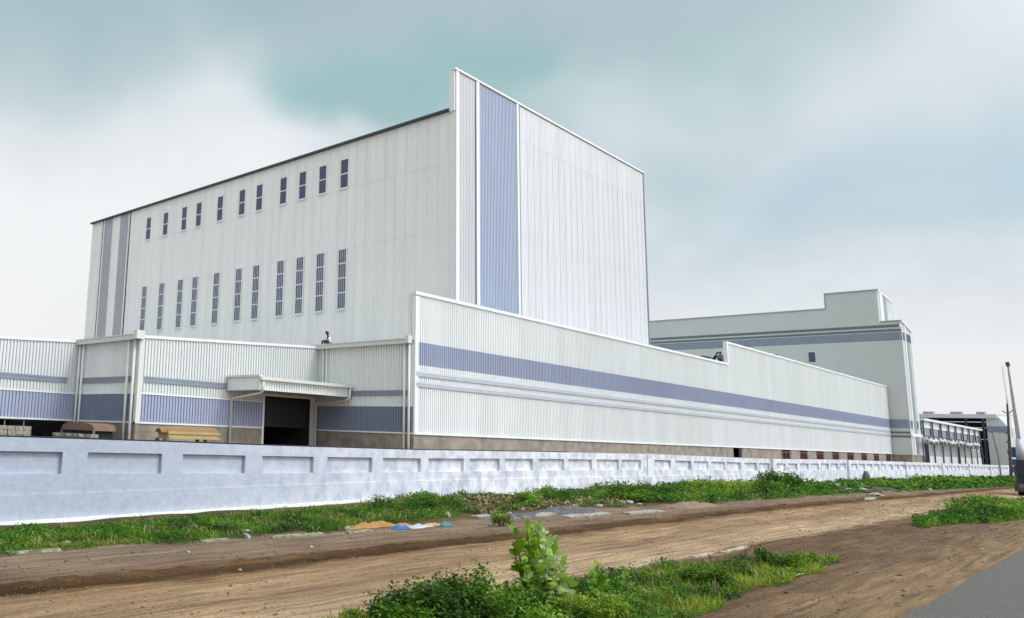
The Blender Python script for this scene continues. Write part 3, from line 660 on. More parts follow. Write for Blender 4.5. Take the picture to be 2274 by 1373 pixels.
def cat(parts):
    Vs, Fs, b = [], [], 0
    for V, F in parts: Vs.append(V); Fs.append(F+b); b += len(V)
    return np.concatenate(Vs), np.concatenate(Fs)

def near_mask(x, y):
    """weedy strip between the track and the tarmac"""
    nz = (fbm(x*.8+3, y*1.1, 4)-.5)*1.1
    top = np.interp(x, [4, 8, 12, 16, 19, 21.2], [7.4, 7.15, 6.75, 6.55, 6.0, 5.3]); bot = np.interp(x, [4, 10, 13, 15, 18, 21.2], [3.9, 4.4, 4.75, 5.0, 4.85, 5.1])
    m = (y < top+nz*.7) & (y > bot+nz*.8) & (x < 21.3+nz) & (x > 7.45+.5*nz)
    top2 = np.interp(x, [32.5, 35, 40, 60, 120], [5.4, 6.1, 6.1, 6.0, 6.0]); 
    bot2 = np.interp(x, [32.5, 35, 38, 42, 60, 120], [5.6, 5.5, 4.9, 4.2, 3.4, 3.2])
    return m | ((x > 32.5) & (y < top2+nz*.6) & (y > bot2+nz*.6))
def far_edge(x): return np.interp(x, [0, 14, 18, 21, 24, 29, 31, 36, 44, 60, 75, 110, 190], [13.75, 13.6, 14.0, 14.4, 14.6, 14.6, 13.6, 13.2, 12.9, 13.3, 12.6, 11.5, 11.5])
def far_mask(x, y):
    nz = (fbm(x*.7+40, y*.9+8, 4)-.5)
    m = (y > far_edge(x)+nz*.9)
    gap = np.interp(x, [0, 19, 23, 30, 200], [1.35, 1.25, .5, .1, .1])
    wyv = np.where(x < 25, 17.02+.1*(x-2), 19.3)
    m &= y < wyv-gap-.25*nz
    thin = fbm(x*.5+90, y*.9, 4)
    rub = (x > 22.5) & (x < 34) & (y < 17.6)
    rub2 = (x > 58) & (x < 78)
    return m & ~(rub & (thin > .42)) & ~(rub2 & (thin > .5)) & (thin < .68)
def scatter(x0, x1, y0, y1, dens, mask, seed):
    r = np.random.default_rng(seed); n = int((x1-x0)*(y1-y0)*dens)
    x = r.uniform(x0, x1, n); y = r.uniform(y0, y1, n); k = mask(x, y)
    k &= r.random(n) < np.clip(.25+1.5*fbm(x*2.1+7, y*2.4, 3), 0, 1)
    return x[k], y[k]
parts = []
def addcover(x0, x1, y0, y1, dens, ll, mask, seed, hh=.06, up=.7, wd=.45):
    x, y = scatter(x0, x1, y0, y1, dens, mask, seed); r = np.random.default_rng(seed+1)
    clump = np.clip(fbm(x*1.3+11, y*1.5+4, 4)-.4, 0, 1)*2.2
    z = H(x, y)+r.random(len(x))*hh*(.25+clump*2.2)
    parts.append(leaves(np.stack([x, y, z], -1), ll*(.6+.9*r.random(len(x)))*(.8+.5*clump), wd, up, seed+2))
addcover(4, 13, 3.5, 7.8, 2600, .045, near_mask, 21, .12, .6)
addcover(13, 22, 3.8, 7.4, 1900, .05, near_mask, 24, .09, .7)
addcover(5, 19, 12.8, 18.9, 1100, .055, far_mask, 31, .09, .6)
addcover(19, 32, 12.8, 19.3, 620, .075, far_mask, 34, .14, .6)
addcover(32, 60, 12.0, 19.3, 330, .12, far_mask, 37, .22, .7)
addcover(60, 110, 10.8, 19.3, 90, .24, far_mask, 41, .2, .6)
addcover(110, 192, 10.8, 19.3, 22, .5, far_mask, 44, .2, .5)
addcover(29, 60, 3, 7.2, 700, .09, near_mask, 47, .18, .7)
addcover(60, 120, 3, 7, 150, .2, near_mask, 48, .2, .6)
V, F = cat(parts); parts.clear()
tag(npmesh('grass', V, F, GRASS), 'low green weeds and grass growing on the verges beside the dirt track', 'grass', kind='stuff')
# thin upright blades
x, y = scatter(4, 21.5, 3.6, 7.6, 500, near_mask, 61); x2, y2 = scatter(6, 40, 13, 19, 90, far_mask, 62)
x3, y3 = scatter(30, 60, 3, 7, 200, near_mask, 63)
x = np.concatenate([x, x2, x3]); y = np.concatenate([y, y2, y3])
V, F = leaves(np.stack([x, y, H(x, y)], -1), .09*(.6+np.random.default_rng(3).random(len(x))*1.2)*(1+x/60), .10, 1.2, 64, .1)
tag(npmesh('grass', V, F, YELB), 'thin yellow green blades standing up out of the verge weeds', 'grass', kind='stuff')

x, y = scatter(6.5, 21.5, 3.8, 7.4, 60, near_mask, 71); x2, y2 = scatter(6, 50, 13, 19, 26, far_mask, 72)
x = np.concatenate([x, x2]); y = np.concatenate([y, y2])
V, F = leaves(np.stack([x, y, H(x, y)+.02], -1), .12*(.5+np.random.default_rng(5).random(len(x))*1.5)*(1+x/50), .09, 1.0, 73, .15)
tag(npmesh('dry_stalks', V, F, DRY), 'thin dry straw coloured stalks mixed through the green verge weeds', 'dry stalks', kind='stuff')
def shrub(name, label, cat_, x, y, r, h, n, ll, m, seed, wd=.5, stems=7, group=None, open_=.5, up=.5):
    z0 = float(H(x, y)); o = thing(name, (x, y, z0-.02), label, cat_, group); q = np.random.default_rng(seed)
    K = max(6, int(9+14*r/.5*h)); tips = []
    mb = MB()
    for k in range(K):
        a = q.random()*2*math.pi; e = q.random(); rr = r*(.25+.75*math.sqrt(q.random())); zz = h*(.25+.7*e*(1-.45*(rr/r)**2))
        tp = (x+rr*math.cos(a), y+rr*math.sin(a), z0+zz); tips.append(tp)
        if k < stems*2: mb.tube([(x+.03*math.cos(a), y+.03*math.sin(a), z0-.03), (x+rr*.45*math.cos(a), y+rr*.45*math.sin(a), z0+zz*.55), tp], [.012, .008, .004], 5)
    mb.build('stem', STEM, o)
    c = np.array(tips)[q.integers(0, K, n)]; tt = q.random(n)**.6
    base = np.array([x, y, z0+h*.15]); P = base+(c-base)*(.45+.6*tt)[:, None]+q.normal(0, 1, (n, 3))*np.array([r, r, h*.7])*.16*open_*2
    P[:, 2] = np.maximum(P[:, 2], z0+.01)
    V, F = leaves(P, ll*(.6+.8*q.random(n)), wd, up, seed+5)
    npmesh('foliage', V, F, m, parent=o); return o
S = shrub
GN = 'weedy shrubs crowding the foreground strip'
S('shrub', 'yellowish low shrub at the bottom edge, leftmost of the foreground bushes', 'shrub', 7.3, 6.3, .30, .36, 2000, .05, YELB, 101, group=GN)
S('shrub', 'rounded yellow-green shrub second from the left in the foreground bushes', 'shrub', 7.45, 6.0, .36, .60, 3200, .062, BUSHM, 102, group=GN)
S('shrub', 'dark green shrub in the middle of the foreground bushes', 'shrub', 7.8, 5.95, .5, .66, 4200, .062, DKB, 103, group=GN)
S('shrub', 'spreading bright green shrub left of the big-leaved plant', 'shrub', 8.45, 6.0, .5, .66, 4600, .062, BUSHM, 104, group=GN)
S('shrub', 'tallest feathery green shrub directly left of the big-leaved plant', 'shrub', 9.05, 6.05, .5, .74, 4600, .062, BUSHM, 105, group=GN)
S('shrub', 'low dark shrub at the foot of the big-leaved plant', 'shrub', 9.6, 5.6, .45, .5, 3600, .062, DKB, 106, group=GN)
S('shrub', 'bushy green clump at the bottom edge below the big-leaved plant', 'shrub', 8.7, 5.2, .55, .6, 4200, .062, BUSHM, 107, group=GN)
S('shrub', 'bushy olive clump at the bottom edge right of the big-leaved plant', 'shrub', 10.5, 5.2, .5, .4, 3200, .05, YELB, 108, group=GN)
S('shrub', 'round green shrub on the weedy strip, nearest the bottom right dirt', 'shrub', 14.9, 5.45, .42, .36, 2600, .062, DKB, 111)
S('shrub', 'dark low tuft between two shrubs on the weedy strip', 'shrub', 16.9, 5.6, .3, .26, 1400, .05, DKB, 112)
S('shrub', 'spiky upright shrub at the right end of the weedy strip', 'shrub', 18.7, 5.45, .42, .42, 2200, .06, BUSHM, 113, up=1.0)
S('shrub', 'fine pale weed tuft beside the spiky shrub at the strip end', 'shrub', 20.2, 5.3, .3, .2, 1000, .06, YELB, 114, up=1.0)
GW = 'bushes along the foot of the boundary wall'
for i, (lab, x, y, r, h, n, ll, m, u_) in enumerate([
    ('dense dark green bush where the verge rubble begins', 21.9, 15.9, .7, .5, 2600, .07, DKB, .5),
    ('round bright bush alone in the brown rubble by the wall', 26.6, 15.6, .42, .52, 1500, .08, BUSHM, .6),
    ('dark leafy bush behind the brown dry litter pile', 29.6, 16.2, .6, .52, 1500, .09, DKB, .6),
    ('spreading green bush left of the black wall joint', 33.8, 15.2, 1.2, .45, 3200, .10, BUSHM, .6),
    ('low bush in front of the black vertical wall joint', 37.0, 15.6, 1.1, .5, 2800, .11, DKB, .6),
    ('leafy bush right of the black vertical wall joint', 40.6, 15.0, 1.2, .5, 2800, .12, BUSHM, .6),
    ('light green mound of weeds against the wall, mid-way to the climber', 45.3, 15.6, 1.5, .72, 3400, .13, YELB, .6),
    ('broad green bush just left of the climbing bush', 49.5, 15.2, 1.5, .7, 3200, .14, BUSHM, .6),
    ('grey-green bush right of the climbing bush', 59.5, 15.4, 1.5, .5, 2200, .15, DKB, .6),
    ('small green weed patch by the far rubble heap', 83.5, 16.0, 1.8, .6, 1600, .25, BUSHM, .6),
    ('far green weeds along the last stretch of the wall', 104.0, 15.5, 2.4, .7, 1500, .35, BUSHM, .5)]):
    S('bush', lab, 'bush', x, y, r, h, n, ll, m, 130+i, group=GW, up=u_)
S('climbing_bush', 'tall dark bush climbing the wall pier halfway along the verge', 'bush', 55.3, 15.8, 1.15, 1.15, 3600, .15, DKB, 150)
S('spiky_weed', 'tall thin spiky weed standing against the wall left of the black joint', 'weed', 33.9, 15.7, .55, .85, 420, .16, DKB, 151, wd=.2, up=1.2)
S('spiky_weed', 'thin bare twiggy weed against the wall right of the black joint', 'weed', 39.5, 17.2, .6, .75, 160, .16, DRY, 152, wd=.15, up=1.2)
S('bush', 'pale round bush rising on the far right verge beside the track', 'bush', 45.5, 5.5, 1.3, .7, 3600, .10, BUSHM, 153)
S('bush', 'low dark bush at the left tip of the right-hand verge', 'bush', 40.8, 5.5, .9, .42, 2400, .09, DKB, 154)
S('bush', 'bush at the right frame edge on the far verge', 'bush', 53.5, 5.3, 1.6, .6, 3000, .12, BUSHM, 155)
# dry litter
r = np.random.default_rng(5); n = 5200
x = r.uniform(21.5, 33, n); y = r.uniform(14.4, 18.4, n); k = fbm(x*.8, y*.9+50, 3) > .42; x = x[k]; y = y[k]
V, F = leaves(np.stack([x, y, H(x, y)+r.random(len(x))*.1], -1), .10+.1*r.random(len(x)), .55, .35, 77)
tag(npmesh('dry_litter', V, F, DRY), 'brown dry leaves and husks heaped on the verge below the wall', 'litter', kind='stuff')

# big-leaved milkweed in the foreground
def broad(name, label, x, y, stems_, seed, ll=.15, step=.062):
    z0 = float(H(x, y)); o = thing(name, (x, y, z0-.02), label, 'plant'); q = np.random.default_rng(seed)
    mb = MB(); VV, FF, b = [], [], 0
    for dx, dy, h, lean in stems_:
        b0 = np.array([x+dx*.25, y+dy*.25, z0-.03]); m0 = np.array([x+dx*.75+q.normal(0, .02), y+dy*.8, z0+h*.45]); t0 = np.array([x+dx+lean, y+dy, z0+h])
        curve = lambda f: b0*(1-f)**2+2*m0*f*(1-f)+t0*f*f
        mb.tube([curve(f) for f in (0, .25, .5, .75, 1)], [.017, .015, .012, .009, .006], 6)
        nl = int(h/step); ph = q.random()*3
        for i in range(nl):
            f = .15+.85*(i+.5)/nl; p0 = curve(f)+q.normal(0, .006, 3); a0 = ph+i*math.pi/2+q.normal(0, .3)
            for sgn in (0, math.pi):
                if q.random() < .08: continue
                a = a0+sgn; s_ = ll*(1.1-.5*f**4)*(.75+.5*q.random()); e = np.clip(.15+.95*f**2+q.normal(0, .28), -.5, 1.4)
                d = np.array([math.cos(a)*math.cos(e), math.sin(a)*math.cos(e), math.sin(e)]); sd_ = np.array([-math.sin(a), math.cos(a), 0]); nn_ = np.cross(d, sd_)
                tw = q.normal(0, .35); sd_, nn_ = sd_*math.cos(tw)+nn_*math.sin(tw), nn_*math.cos(tw)-sd_*math.sin(tw)
                if nn_[2] > 0: nn_ = -nn_
                w_ = s_*.68/2; cup = nn_*s_*.10; dr = np.array([0, 0, -s_*.12])
                pts = [p0, p0+d*s_*.22+sd_*w_*.75-cup*.5, p0+d*s_*.55+sd_*w_-cup*.8+dr*.3, p0+d*s_*.85+sd_*w_*.6+dr*.7, p0+d*s_+dr, p0+d*s_*.85-sd_*w_*.6+dr*.7, p0+d*s_*.55-sd_*w_-cup*.8+dr*.3, p0+d*s_*.22-sd_*w_*.75-cup*.5, p0+d*s_*.5+cup*.3]
                VV += pts; FF += [(b, b+1, b+2, b+8), (b+8, b+2, b+3, b+4), (b+8, b+4, b+5, b+6), (b, b+8, b+6, b+7)]; b += 9
    mb.build('stem', STEM, o)
    npmesh('foliage', np.array(VV), np.array(FF), CAL, parent=o, smooth=True); return o
broad('milkweed_plant', 'tall plant with broad oval pale leaves standing up in the foreground', 10.3, 5.85, [(-.42, .14, 1.12, 0), (-.30, .02, 1.2, -.02), (-.18, .1, 1.1, 0), (-.05, 0, 1.21, .0), (.12, .08, 1.18, .02), (.27, -.05, 1.0, .04), (.42, .05, .97, .04), (.1, -.12, .8, .02), (-.3, -.12, .85, 0), (.5, -.05, .6, .05), (.36, .12, 1.05, 0), (-.36, .2, .95, 0), (-.12, -.14, .95, 0), (.0, .16, 1.12, 0), (.2, .02, .88, 0), (.46, .14, .85, .03), (-.46, -.04, .75, -.03), (-.22, -.05, 1.0, 0), (.3, -.16, .7, .03), (.58, 0, .72, .05), (.54, -.15, .5, .06)], 201, .165, .057)
broad('milkweed_plant', 'small broad-leaved plant right of the tall foreground plant', 11.65, 5.75, [(-.15, 0, .45, -.03), (.08, .02, .56, 0), (.25, 0, .42, .05), (-.3, -.15, .3, -.05)], 202, .15)
broad('milkweed_plant', 'tiny broad-leaved sprout at the edge of the track, right of the other broad-leaved plants', 12.7, 5.8, [(0, 0, .42, 0), (.08, .05, .34, .03)], 203, .11)
S('seedling', 'single yellow-green tuft in front of the grey ash heap', 'plant', 19.8, 12.4, .28, .42, 700, .07, YELB, 160)

# ------------------------------------------------------------------ background yard at the right
DST = mat('dark_purple_steel', (.05, .045, .075), .7, .1)
shed = thing('open_shed', (167, 26.9, -1), 'low pale shed with a row of posts and grey window bands beyond the stepped warehouse', 'shed')
bays = [167.4, 175.0, 182.6, 190.1, 197.5, 205.0, 212.4, 219.6, 226.0]
for x in bays:
    ps = MB().box(x-.28, x+.28, 26.75, 26.85, 5.4, 8.0).build('post', CLADF, shed)
    MB().box(x-.16, x+.16, 26.6, 26.74, -1.1, 8.0).build('flange', DST, ps)
for a, b in zip(bays[:-1], bays[1:]):
    MB().box(a+.25, b-.25, 26.9, 27.1, 6.9, 8.0).build('upper_panel', CLAD, shed)
    MB().box(a+.7, b-.7, 27.0, 27.1, 5.7, 6.9).build('window_band', STRIPE, shed)
mb = MB(); corr('x', 167.3, 226, 26.95, -1.1, 5.7, mb=mb, pitch=.6, depth=.05); mb.build('wall_cladding', CLADF, shed)
MB().box(167.3, 226, 26.8, 26.88, -1.1, 2.3).build('lower_panel', CLADX, shed)
MB().box(166.6, 226.6, 26.3, 27.2, 8.0, 8.35).build('roof_edge', TRIM, shed)
MB().hexa([(166.8, 27.2, 8.0), (226.4, 27.2, 8.0), (226.4, 45, 9.6), (166.8, 45, 9.6), (166.8, 27.2, 8.2), (226.4, 27.2, 8.2), (226.4, 45, 9.8), (166.8, 45, 9.8)]).build('roof', ROOF, shed)
MB().box(226, 226.2, 27, 45, -1.1, 8.0).build('side_wall', CLAD, shed)
gan = thing('pipe_gantry', (162, 25.8, -1), 'dark steel truss bridge carrying lagged white pipes, across the front of the pale shed', 'pipe rack')
mb = MB(); mb.box(161.9, 217, 25.5, 25.62, 5.35, 5.5).box(161.4, 217, 25.5, 25.62, 4.1, 4.27)
for i in range(15):
    x = 162+i*3.9; mb.tube([(x, 25.56, 4.2), (x+1.95, 25.56, 5.42), (x+3.9, 25.56, 4.2)] if i < 14 else [(x, 25.56, 4.2), (x, 25.56, 5.4)], .06, 5)
mb.build('truss', DST, gan)
for x in (162.0, 190, 216.5): MB().box(x-.18, x+.18, 25.4, 25.7, -1.1, 4.1).build('post', DST, gan)
LAG = mat('white_pipe_lagging', (.72, .72, .74), .6, .15, 1.2)
for k, (a, b) in enumerate([(163, 172), (173.5, 180), (181.5, 189), (190.5, 197), (198.5, 206), (207, 215)]):
    MB().tube([(a, 25.9, 4.85), ((a+b)/2, 25.9, 5.0 if k % 2 else 4.7), (b, 25.9, 4.85)], .42, 8).build('pipe', LAG, gan, smooth=True)
fr = thing('steel_frame_hall', (230, 24, -1), 'half-built hall with dark open bays, white roof edge and roof vents, behind the pale shed', 'hall')
MB().box(229.4, 230, 24.1, 62, 10.75, 11.6).build('roof_edge', mat('white_grey_edge', (.6, .6, .62), .5), fr)
MB().hexa([(230, 24.1, 11.3), (262, 24.1, 12.6), (262, 62, 12.6), (230, 62, 11.3), (230, 24.1, 11.58), (262, 24.1, 12.9), (262, 62, 12.9), (230, 62, 11.58)]).build('roof', ROOF, fr)
MB().box(229.9, 230.1, 24.1, 25.9, -1.1, 10.75).box(230.1, 250, 24.1, 24.3, -1.1, 10.7).build('cladding', CLADF, fr)
MB().hexa([(229.95, 22.5, -1.1), (250, 22.5, -1.1), (250, 24.08, -1.1), (229.95, 24.08, -1.1), (229.95, 22.5, 9.0), (250, 22.5, 9.0), (250, 24.08, 11.4), (229.95, 24.08, 11.4)]).build('lean_to', CLADF, fr)
MB().box(229.8, 229.89, 22.6, 25.9, 7.9, 9.1).build('colour_band', BLUED, fr)
for z in (9.85, 8.65, 6.2): MB().box(229.7, 229.95, 26.0, 62, z, z+.16).build('beam', TRIM, fr)
for y in (26.2, 29, 34, 40, 47, 54, 61): MB().box(229.7, 230, y, y+.4, -1.1, 10.75).build('column', DST, fr)
mb = MB(); mb.box(234, 234.2, 26, 62, -1.1, 11); mb.build('inner_wall', mat('dark_violet_interior', (.018, .016, .035), .9), fr)
VM = mat('weathered_vent', (.35, .33, .36), .6, .1)
for y0, y1 in ((35.0, 36.5), (30.1, 31.8), (26.2, 27.4)): MB().hexa([(230.5, y0, 11.5), (233, y0, 11.5), (233, y1, 11.5), (230.5, y1, 11.5), (230.5, y0-.2, 12.15), (233, y0-.2, 12.2), (233, y1+.1, 12.2), (230.5, y1+.1, 12.15)]).build('roof_vent', VM, fr)
q = random.Random(4); pm = [DST, mat('violet_pipework', (.12, .10, .22), .6), mat('pale_duct', (.45, .45, .5), .6)]
for k in range(14):
    y = 26.4+q.random()*4.2; z = .5+q.random()*6; m_ = pm[k % 3]
    MB().tube([(231+q.random(), y, z), (231+q.random(), y+.3+q.random()*1.2, z+q.uniform(-.6, .6)), (231.4, y+1.2, z+q.uniform(-.4, 1))], .12+.2*q.random(), 7).build('duct', m_, fr)
# utility poles
WOOD = mat('rusty_steel_pole', (.10, .07, .065), .8, .1, 3)
pl = thing('utility_pole', (181, 17.9, -1.06), 'tall dark utility pole with a forked arm, by the end of the boundary wall', 'pole')
MB().tube([(181, 18.0, -1.2), (181, 17.75, 5), (181, 17.5, 11.4)], [.24, .2, .12], 8).build('shaft', WOOD, pl)
MB().tube([(181, 18.25, 10.3), (181, 17.85, 9.9), (181, 17.55, 9.8), (181, 17.25, 9.95), (181, 16.9, 10.4)], .07, 6).build('cross_arm', WOOD, pl)
MB().tube([(181, 17.5, 11.4), (181, 17.49, 12.4)], .04, 5).build('spike', WOOD, pl)
INS = mat('insulator', (.3, .08, .06), .4)
for z in (2.2, 3.6, 5.0, 6.4): MB().box(180.8, 181.2, 17.78, 18.12, z, z+.3).build('bracket', INS, pl)
pl2 = thing('utility_pole', (179.4, 19.1, -1.06), 'thin leaning grey post against the boundary wall, left of the tall utility pole', 'pole')
MB().tube([(179.4, 19.05, -1.2), (179.4, 19.15, 3), (179.4, 19.6, 6.7)], [.13, .11, .09], 7).build('shaft', mat('weathered_grey_post', (.22, .20, .22), .8), pl2)
# crane beyond the wall
cr_ = thing('mobile_crane', (204, 18.6, -1.06), 'mobile crane with a long pale telescopic boom raised at the far right edge', 'crane')
CW = mat('crane_white_paint', (.48, .50, .56), .4, .04); CY = mat('crane_cream_paint', (.42, .38, .40), .5, .05); CB_ = mat('crane_blue_paint', (.03, .06, .22), .4)
MB().box(199, 210, 17.4, 19.9, -.2, .7).build('chassis', CB_, cr_, bevel=.05)
for x in (200, 202, 206.5, 208.5):
    for y in (17.35, 19.65): MB().tube([(x, y, -.5), (x, y+.35, -.5)], .55, 14).build('wheel', mat('tyre_rubber', (.02, .02, .022), .9) if x == 200 and y < 18 else bpy.data.materials['tyre_rubber'], cr_)
MB().box(201, 206, 17.5, 19.8, .7, 2.2).build('turntable_body', CW, cr_, bevel=.08)
MB().tube([(200.9, 19.2, 3.6), (201.4, 19.2, 3.6)], .95, 18).build('winch_drum', CB_, cr_)
MB().box(198.8, 200.6, 18.6, 19.8, .7, 2.4).build('cab', CB_, cr_, bevel=.1)
MB().tube([(200, 18.35, 2.3), (200, 18.3, 6.0)], [.62, .46], 12).build('boom_base', CW, cr_, smooth=True)
MB().tube([(200, 18.3, 5.9), (200, 18.43, 10.5)], [.42, .36], 4).build('boom_section', CY, cr_)
MB().tube([(200, 18.43, 10.4), (200, 18.54, 15)], [.32, .27], 4).build('boom_section', CY, cr_)
MB().tube([(200, 18.54, 14.9), (200, 18.65, 19.3)], [.24, .18], 4).build('boom_section', CY, cr_)
mb = MB()
for k in range(24):
    z = 6.5+k*.54; y = 18.3+(z-6)*.0265; mb.tube([(199.6, y+.55, z), (199.6, y+.95, z+.27), (199.6, y+.58, z+.54)], .035, 4)
mb.tube([(199.6, 19.05, 6.2), (199.6, 19.45, 19.2)], .05, 5); mb.build('lattice_ladder', PIPE, cr_)
MB().tube([(200, 18.6, 19.2), (200, 18.7, 20.0)], .3, 8).build('boom_head', BLK, cr_)
# long low far shed behind the crane
fs = thing('grey_shed', (262, 8, -1), 'low blue-grey shed behind the crane at the far right edge', 'shed')
MB().box(262, 290, -6, 22, -1.1, 6.2).build('wall_cladding', BLUED, fs); MB().box(261.5, 290.5, -6.3, 22.3, 6.2, 6.5).build('roof', ROOF, fs)
MB().box(261.8, 262, 6, 17, -1.1, 3.6).build('doorway', mat('maroon_panel', (.10, .03, .05), .6), fs)

# truck at the right frame edge: cab front facing the camera
TP_ = mat('dark_truck_paint', (.012, .013, .03), .5, .05); TG = mat('windscreen', (.012, .014, .02), .25, .02, spec=.4); TT = bpy.data.materials['tyre_rubber']; CH = mat('chrome_grey', (.16, .16, .17), .3, .1)
tz = -.33
tr = thing('truck', (80, 6.6, tz), 'dark truck with a black bumper parked at the right frame edge, only its corner showing', 'truck')
MB().hexa([(80.3, 5.55, tz+.55), (82.0, 5.55, tz+.55), (82.0, 7.75, tz+.55), (80.3, 7.75, tz+.55), (80.55, 5.6, tz+2.65), (82.0, 5.6, tz+2.65), (82.0, 7.7, tz+2.65), (80.55, 7.7, tz+2.65)]).build('cab', TP_, tr, bevel=.06)
MB().hexa([(80.34, 5.75, tz+1.55), (80.5, 5.75, tz+1.55), (80.5, 7.55, tz+1.55), (80.34, 7.55, tz+1.55), (80.47, 5.78, tz+2.4), (80.6, 5.78, tz+2.4), (80.6, 7.52, tz+2.4), (80.47, 7.52, tz+2.4)]).build('windscreen', TG, tr)
MB().box(80.0, 80.35, 5.45, 7.85, tz+.35, tz+.95).build('bumper', BLK, tr, bevel=.05)
MB().box(80.2, 80.33, 6.1, 7.2, tz+1.0, tz+1.4).build('grille', CH, tr)
for y in (5.75, 7.35): MB().tube([(79.97, y+.1, tz+.75), (80.05, y+.1, tz+.75)], .14, 12).build('headlight', CH, tr)
for y in (5.35, 7.9): MB().box(80.5, 80.6, y-.07, y+.07, tz+1.7, tz+2.15).build('mirror', BLK, tr)
MB().box(82.2, 87.5, 5.5, 7.8, tz+.9, tz+2.3).build('cargo_bed', mat('blue_cargo_boards', (.03, .04, .13), .6), tr, bevel=.03)
MB().box(80.6, 87.4, 6.1, 7.2, tz+.55, tz+.9).build('chassis', BLK, tr)
for x in (81.2, 85.8):
    for y in (5.55, 7.45):
        w = MB().tube([(x, y, tz+.5), (x, y+.3, tz+.5)], .5, 20).build('wheel', TT, tr)
        MB().tube([(x, y-.01, tz+.5), (x, y+.31, tz+.5)], .24, 14).build('rim', CH, w)

# ------------------------------------------------------------------ things behind the wall
CBM = mat('grey_concrete_blocks', (.36, .33, .29), .9, .2, 6.0, bump=.6, col2=(.17, .16, .13))
bs = thing('block_stack', (17, 38, 0), 'stack of rough grey concrete blocks in front of the dark bays at the left edge', 'block stack')
mb = MB(); q = random.Random(9)
for ix in range(8):
    for iz in range(10):
        x = 15.2+ix*.41+q.uniform(-.015, .015); z = iz*.208
        if x < 18.25: mb.box(x, x+.385, 38+q.uniform(-.03, .03), 38.5, z, z+.195)
mb.build('blocks', CBM, bs)
TAN = mat('ochre_cover', (.27, .17, .07), .8, .1, 2.0, bump=.3); TAN2 = mat('tan_sheet_bundle', (.48, .35, .16), .6, .1, 3.0)
cb = thing('covered_bundle', (25.8, 35, 0), 'tan bundle of sheets under a rounded ochre cover, in front of the concrete plinth', 'covered bundle')
mb = MB(); P = []
for k in range(9):
    a = math.pi*k/8; P.append((35.0-.45*math.cos(a), 2.02+.34*math.sin(a)**.6))
for j, (x, sc) in enumerate(((23.95, .55), (24.2, .9), (24.6, 1), (27.1, 1), (27.5, .9), (27.7, .5))):
    mb.v += [(x, 35+(y-35)*sc, 2.02+(z-2.02)*sc) for y, z in P]
for j in range(5):
    for k in range(8): mb.f.append((j*9+k, j*9+k+1, (j+1)*9+k+1, (j+1)*9+k)); mb.m.append(0)
mb.f.append(tuple(range(9))); mb.m.append(0); mb.f.append(tuple(45+k for k in range(9))[::-1]); mb.m.append(0)
mb.build('cover', TAN, cb, smooth=True)
MB().box(24.25, 27.6, 34.5, 35.5, 1.95, 2.08).box(24.3, 27.55, 34.56, 35.5, 1.78, 1.95).box(24.3, 27.65, 34.48, 35.5, 1.71, 1.78).build('sheet_bundle', TAN2, cb)
for x in (24.1, 26.7):
    for y in (34.6, 35.3): MB().box(x, x+.14, y, y+.14, 0, 1.72).build('leg', WOOD, cb)
RBM = mat('brown_tarpaulin', (.20, .12, .09), .8, .1, 2.0, bump=.3)
sh = thing('storage_shelter', (23, 39.5, 0), 'brown domed shelter with a dark opening, between two pairs of downpipes', 'shelter')
mb = MB(); n_ = 10
for x in (21.7, 23.0):
    for k in range(n_+1):
        a = math.pi*k/n_; mb.v.append((x, 39.3-1.75*math.cos(a), 1.95+.42*math.sin(a)**.5))
for k in range(n_): mb.f.append((k, k+1, n_+2+k, n_+1+k)); mb.m.append(0)
mb.f += [tuple(range(n_+1)), tuple(range(n_+1, 2*n_+2))[::-1]]; mb.m += [0, 0]
mb.build('cover', RBM, sh, smooth=False)
MB().box(21.78, 22.9, 37.7, 40.9, .0, 1.94).build('opening', DARK, sh)
for y in (37.55, 40.95): MB().box(21.65, 21.78, y, y+.1, 0, 1.98).build('post', RBM, sh)
bs2 = thing('block_stack', (21.3, 38.5, 0), 'low stack of grey hollow blocks in front of the brown domed shelter', 'block stack')
mb = MB()
for iy in range(11):
    for iz in range(9 if iy % 3 else 8):
        y = 36.3+iy*.42; z = iz*.2+(.0); mb.box(21.1, 21.5, y, y+.36+q.uniform(-.04, .02), z, z+.17)
mb.build('blocks', CBM, bs2)

# ------------------------------------------------------------------ people on the roof
SK = mat('skin', (.06, .035, .025), .6, .05); HR = mat('black_hair', (.008, .007, .007), .7); WS = mat('white_shirt', (.72, .70, .76), .8, .05)
TEAL = mat('teal_shirt', (.10, .24, .23), .8, .05); BKC = mat('black_clothes', (.012, .013, .015), .85); TRO = mat('dark_trousers', (.03, .05, .05), .85)
def skin(name, V, E, R, m, parent, root=0):
    me = bpy.data.meshes.new(name); off = wloc(parent) if parent is not None else Vector((0, 0, 0))
    me.from_pydata([tuple(Vector(v)-off) for v in V], E, []); me.materials.append(m)
    o = bpy.data.objects.new(name, me); scene.collection.objects.link(o)
    if parent is not None: o.parent = parent
    md = o.modifiers.new('skin', 'SKIN'); md.use_smooth_shade = True
    sv = me.skin_vertices[0].data if me.skin_vertices else None
    if sv is None:
        import bmesh
        bm = bmesh.new(); bm.from_mesh(me); bm.verts.layers.skin.verify(); bm.to_mesh(me); bm.free(); sv = me.skin_vertices[0].data
    for i, r_ in enumerate(R): sv[i].radius = (r_, r_); sv[i].use_root = (i == root)
    s2 = o.modifiers.new('sub', 'SUBSURF'); s2.levels = 1; s2.render_levels = 1
    return o
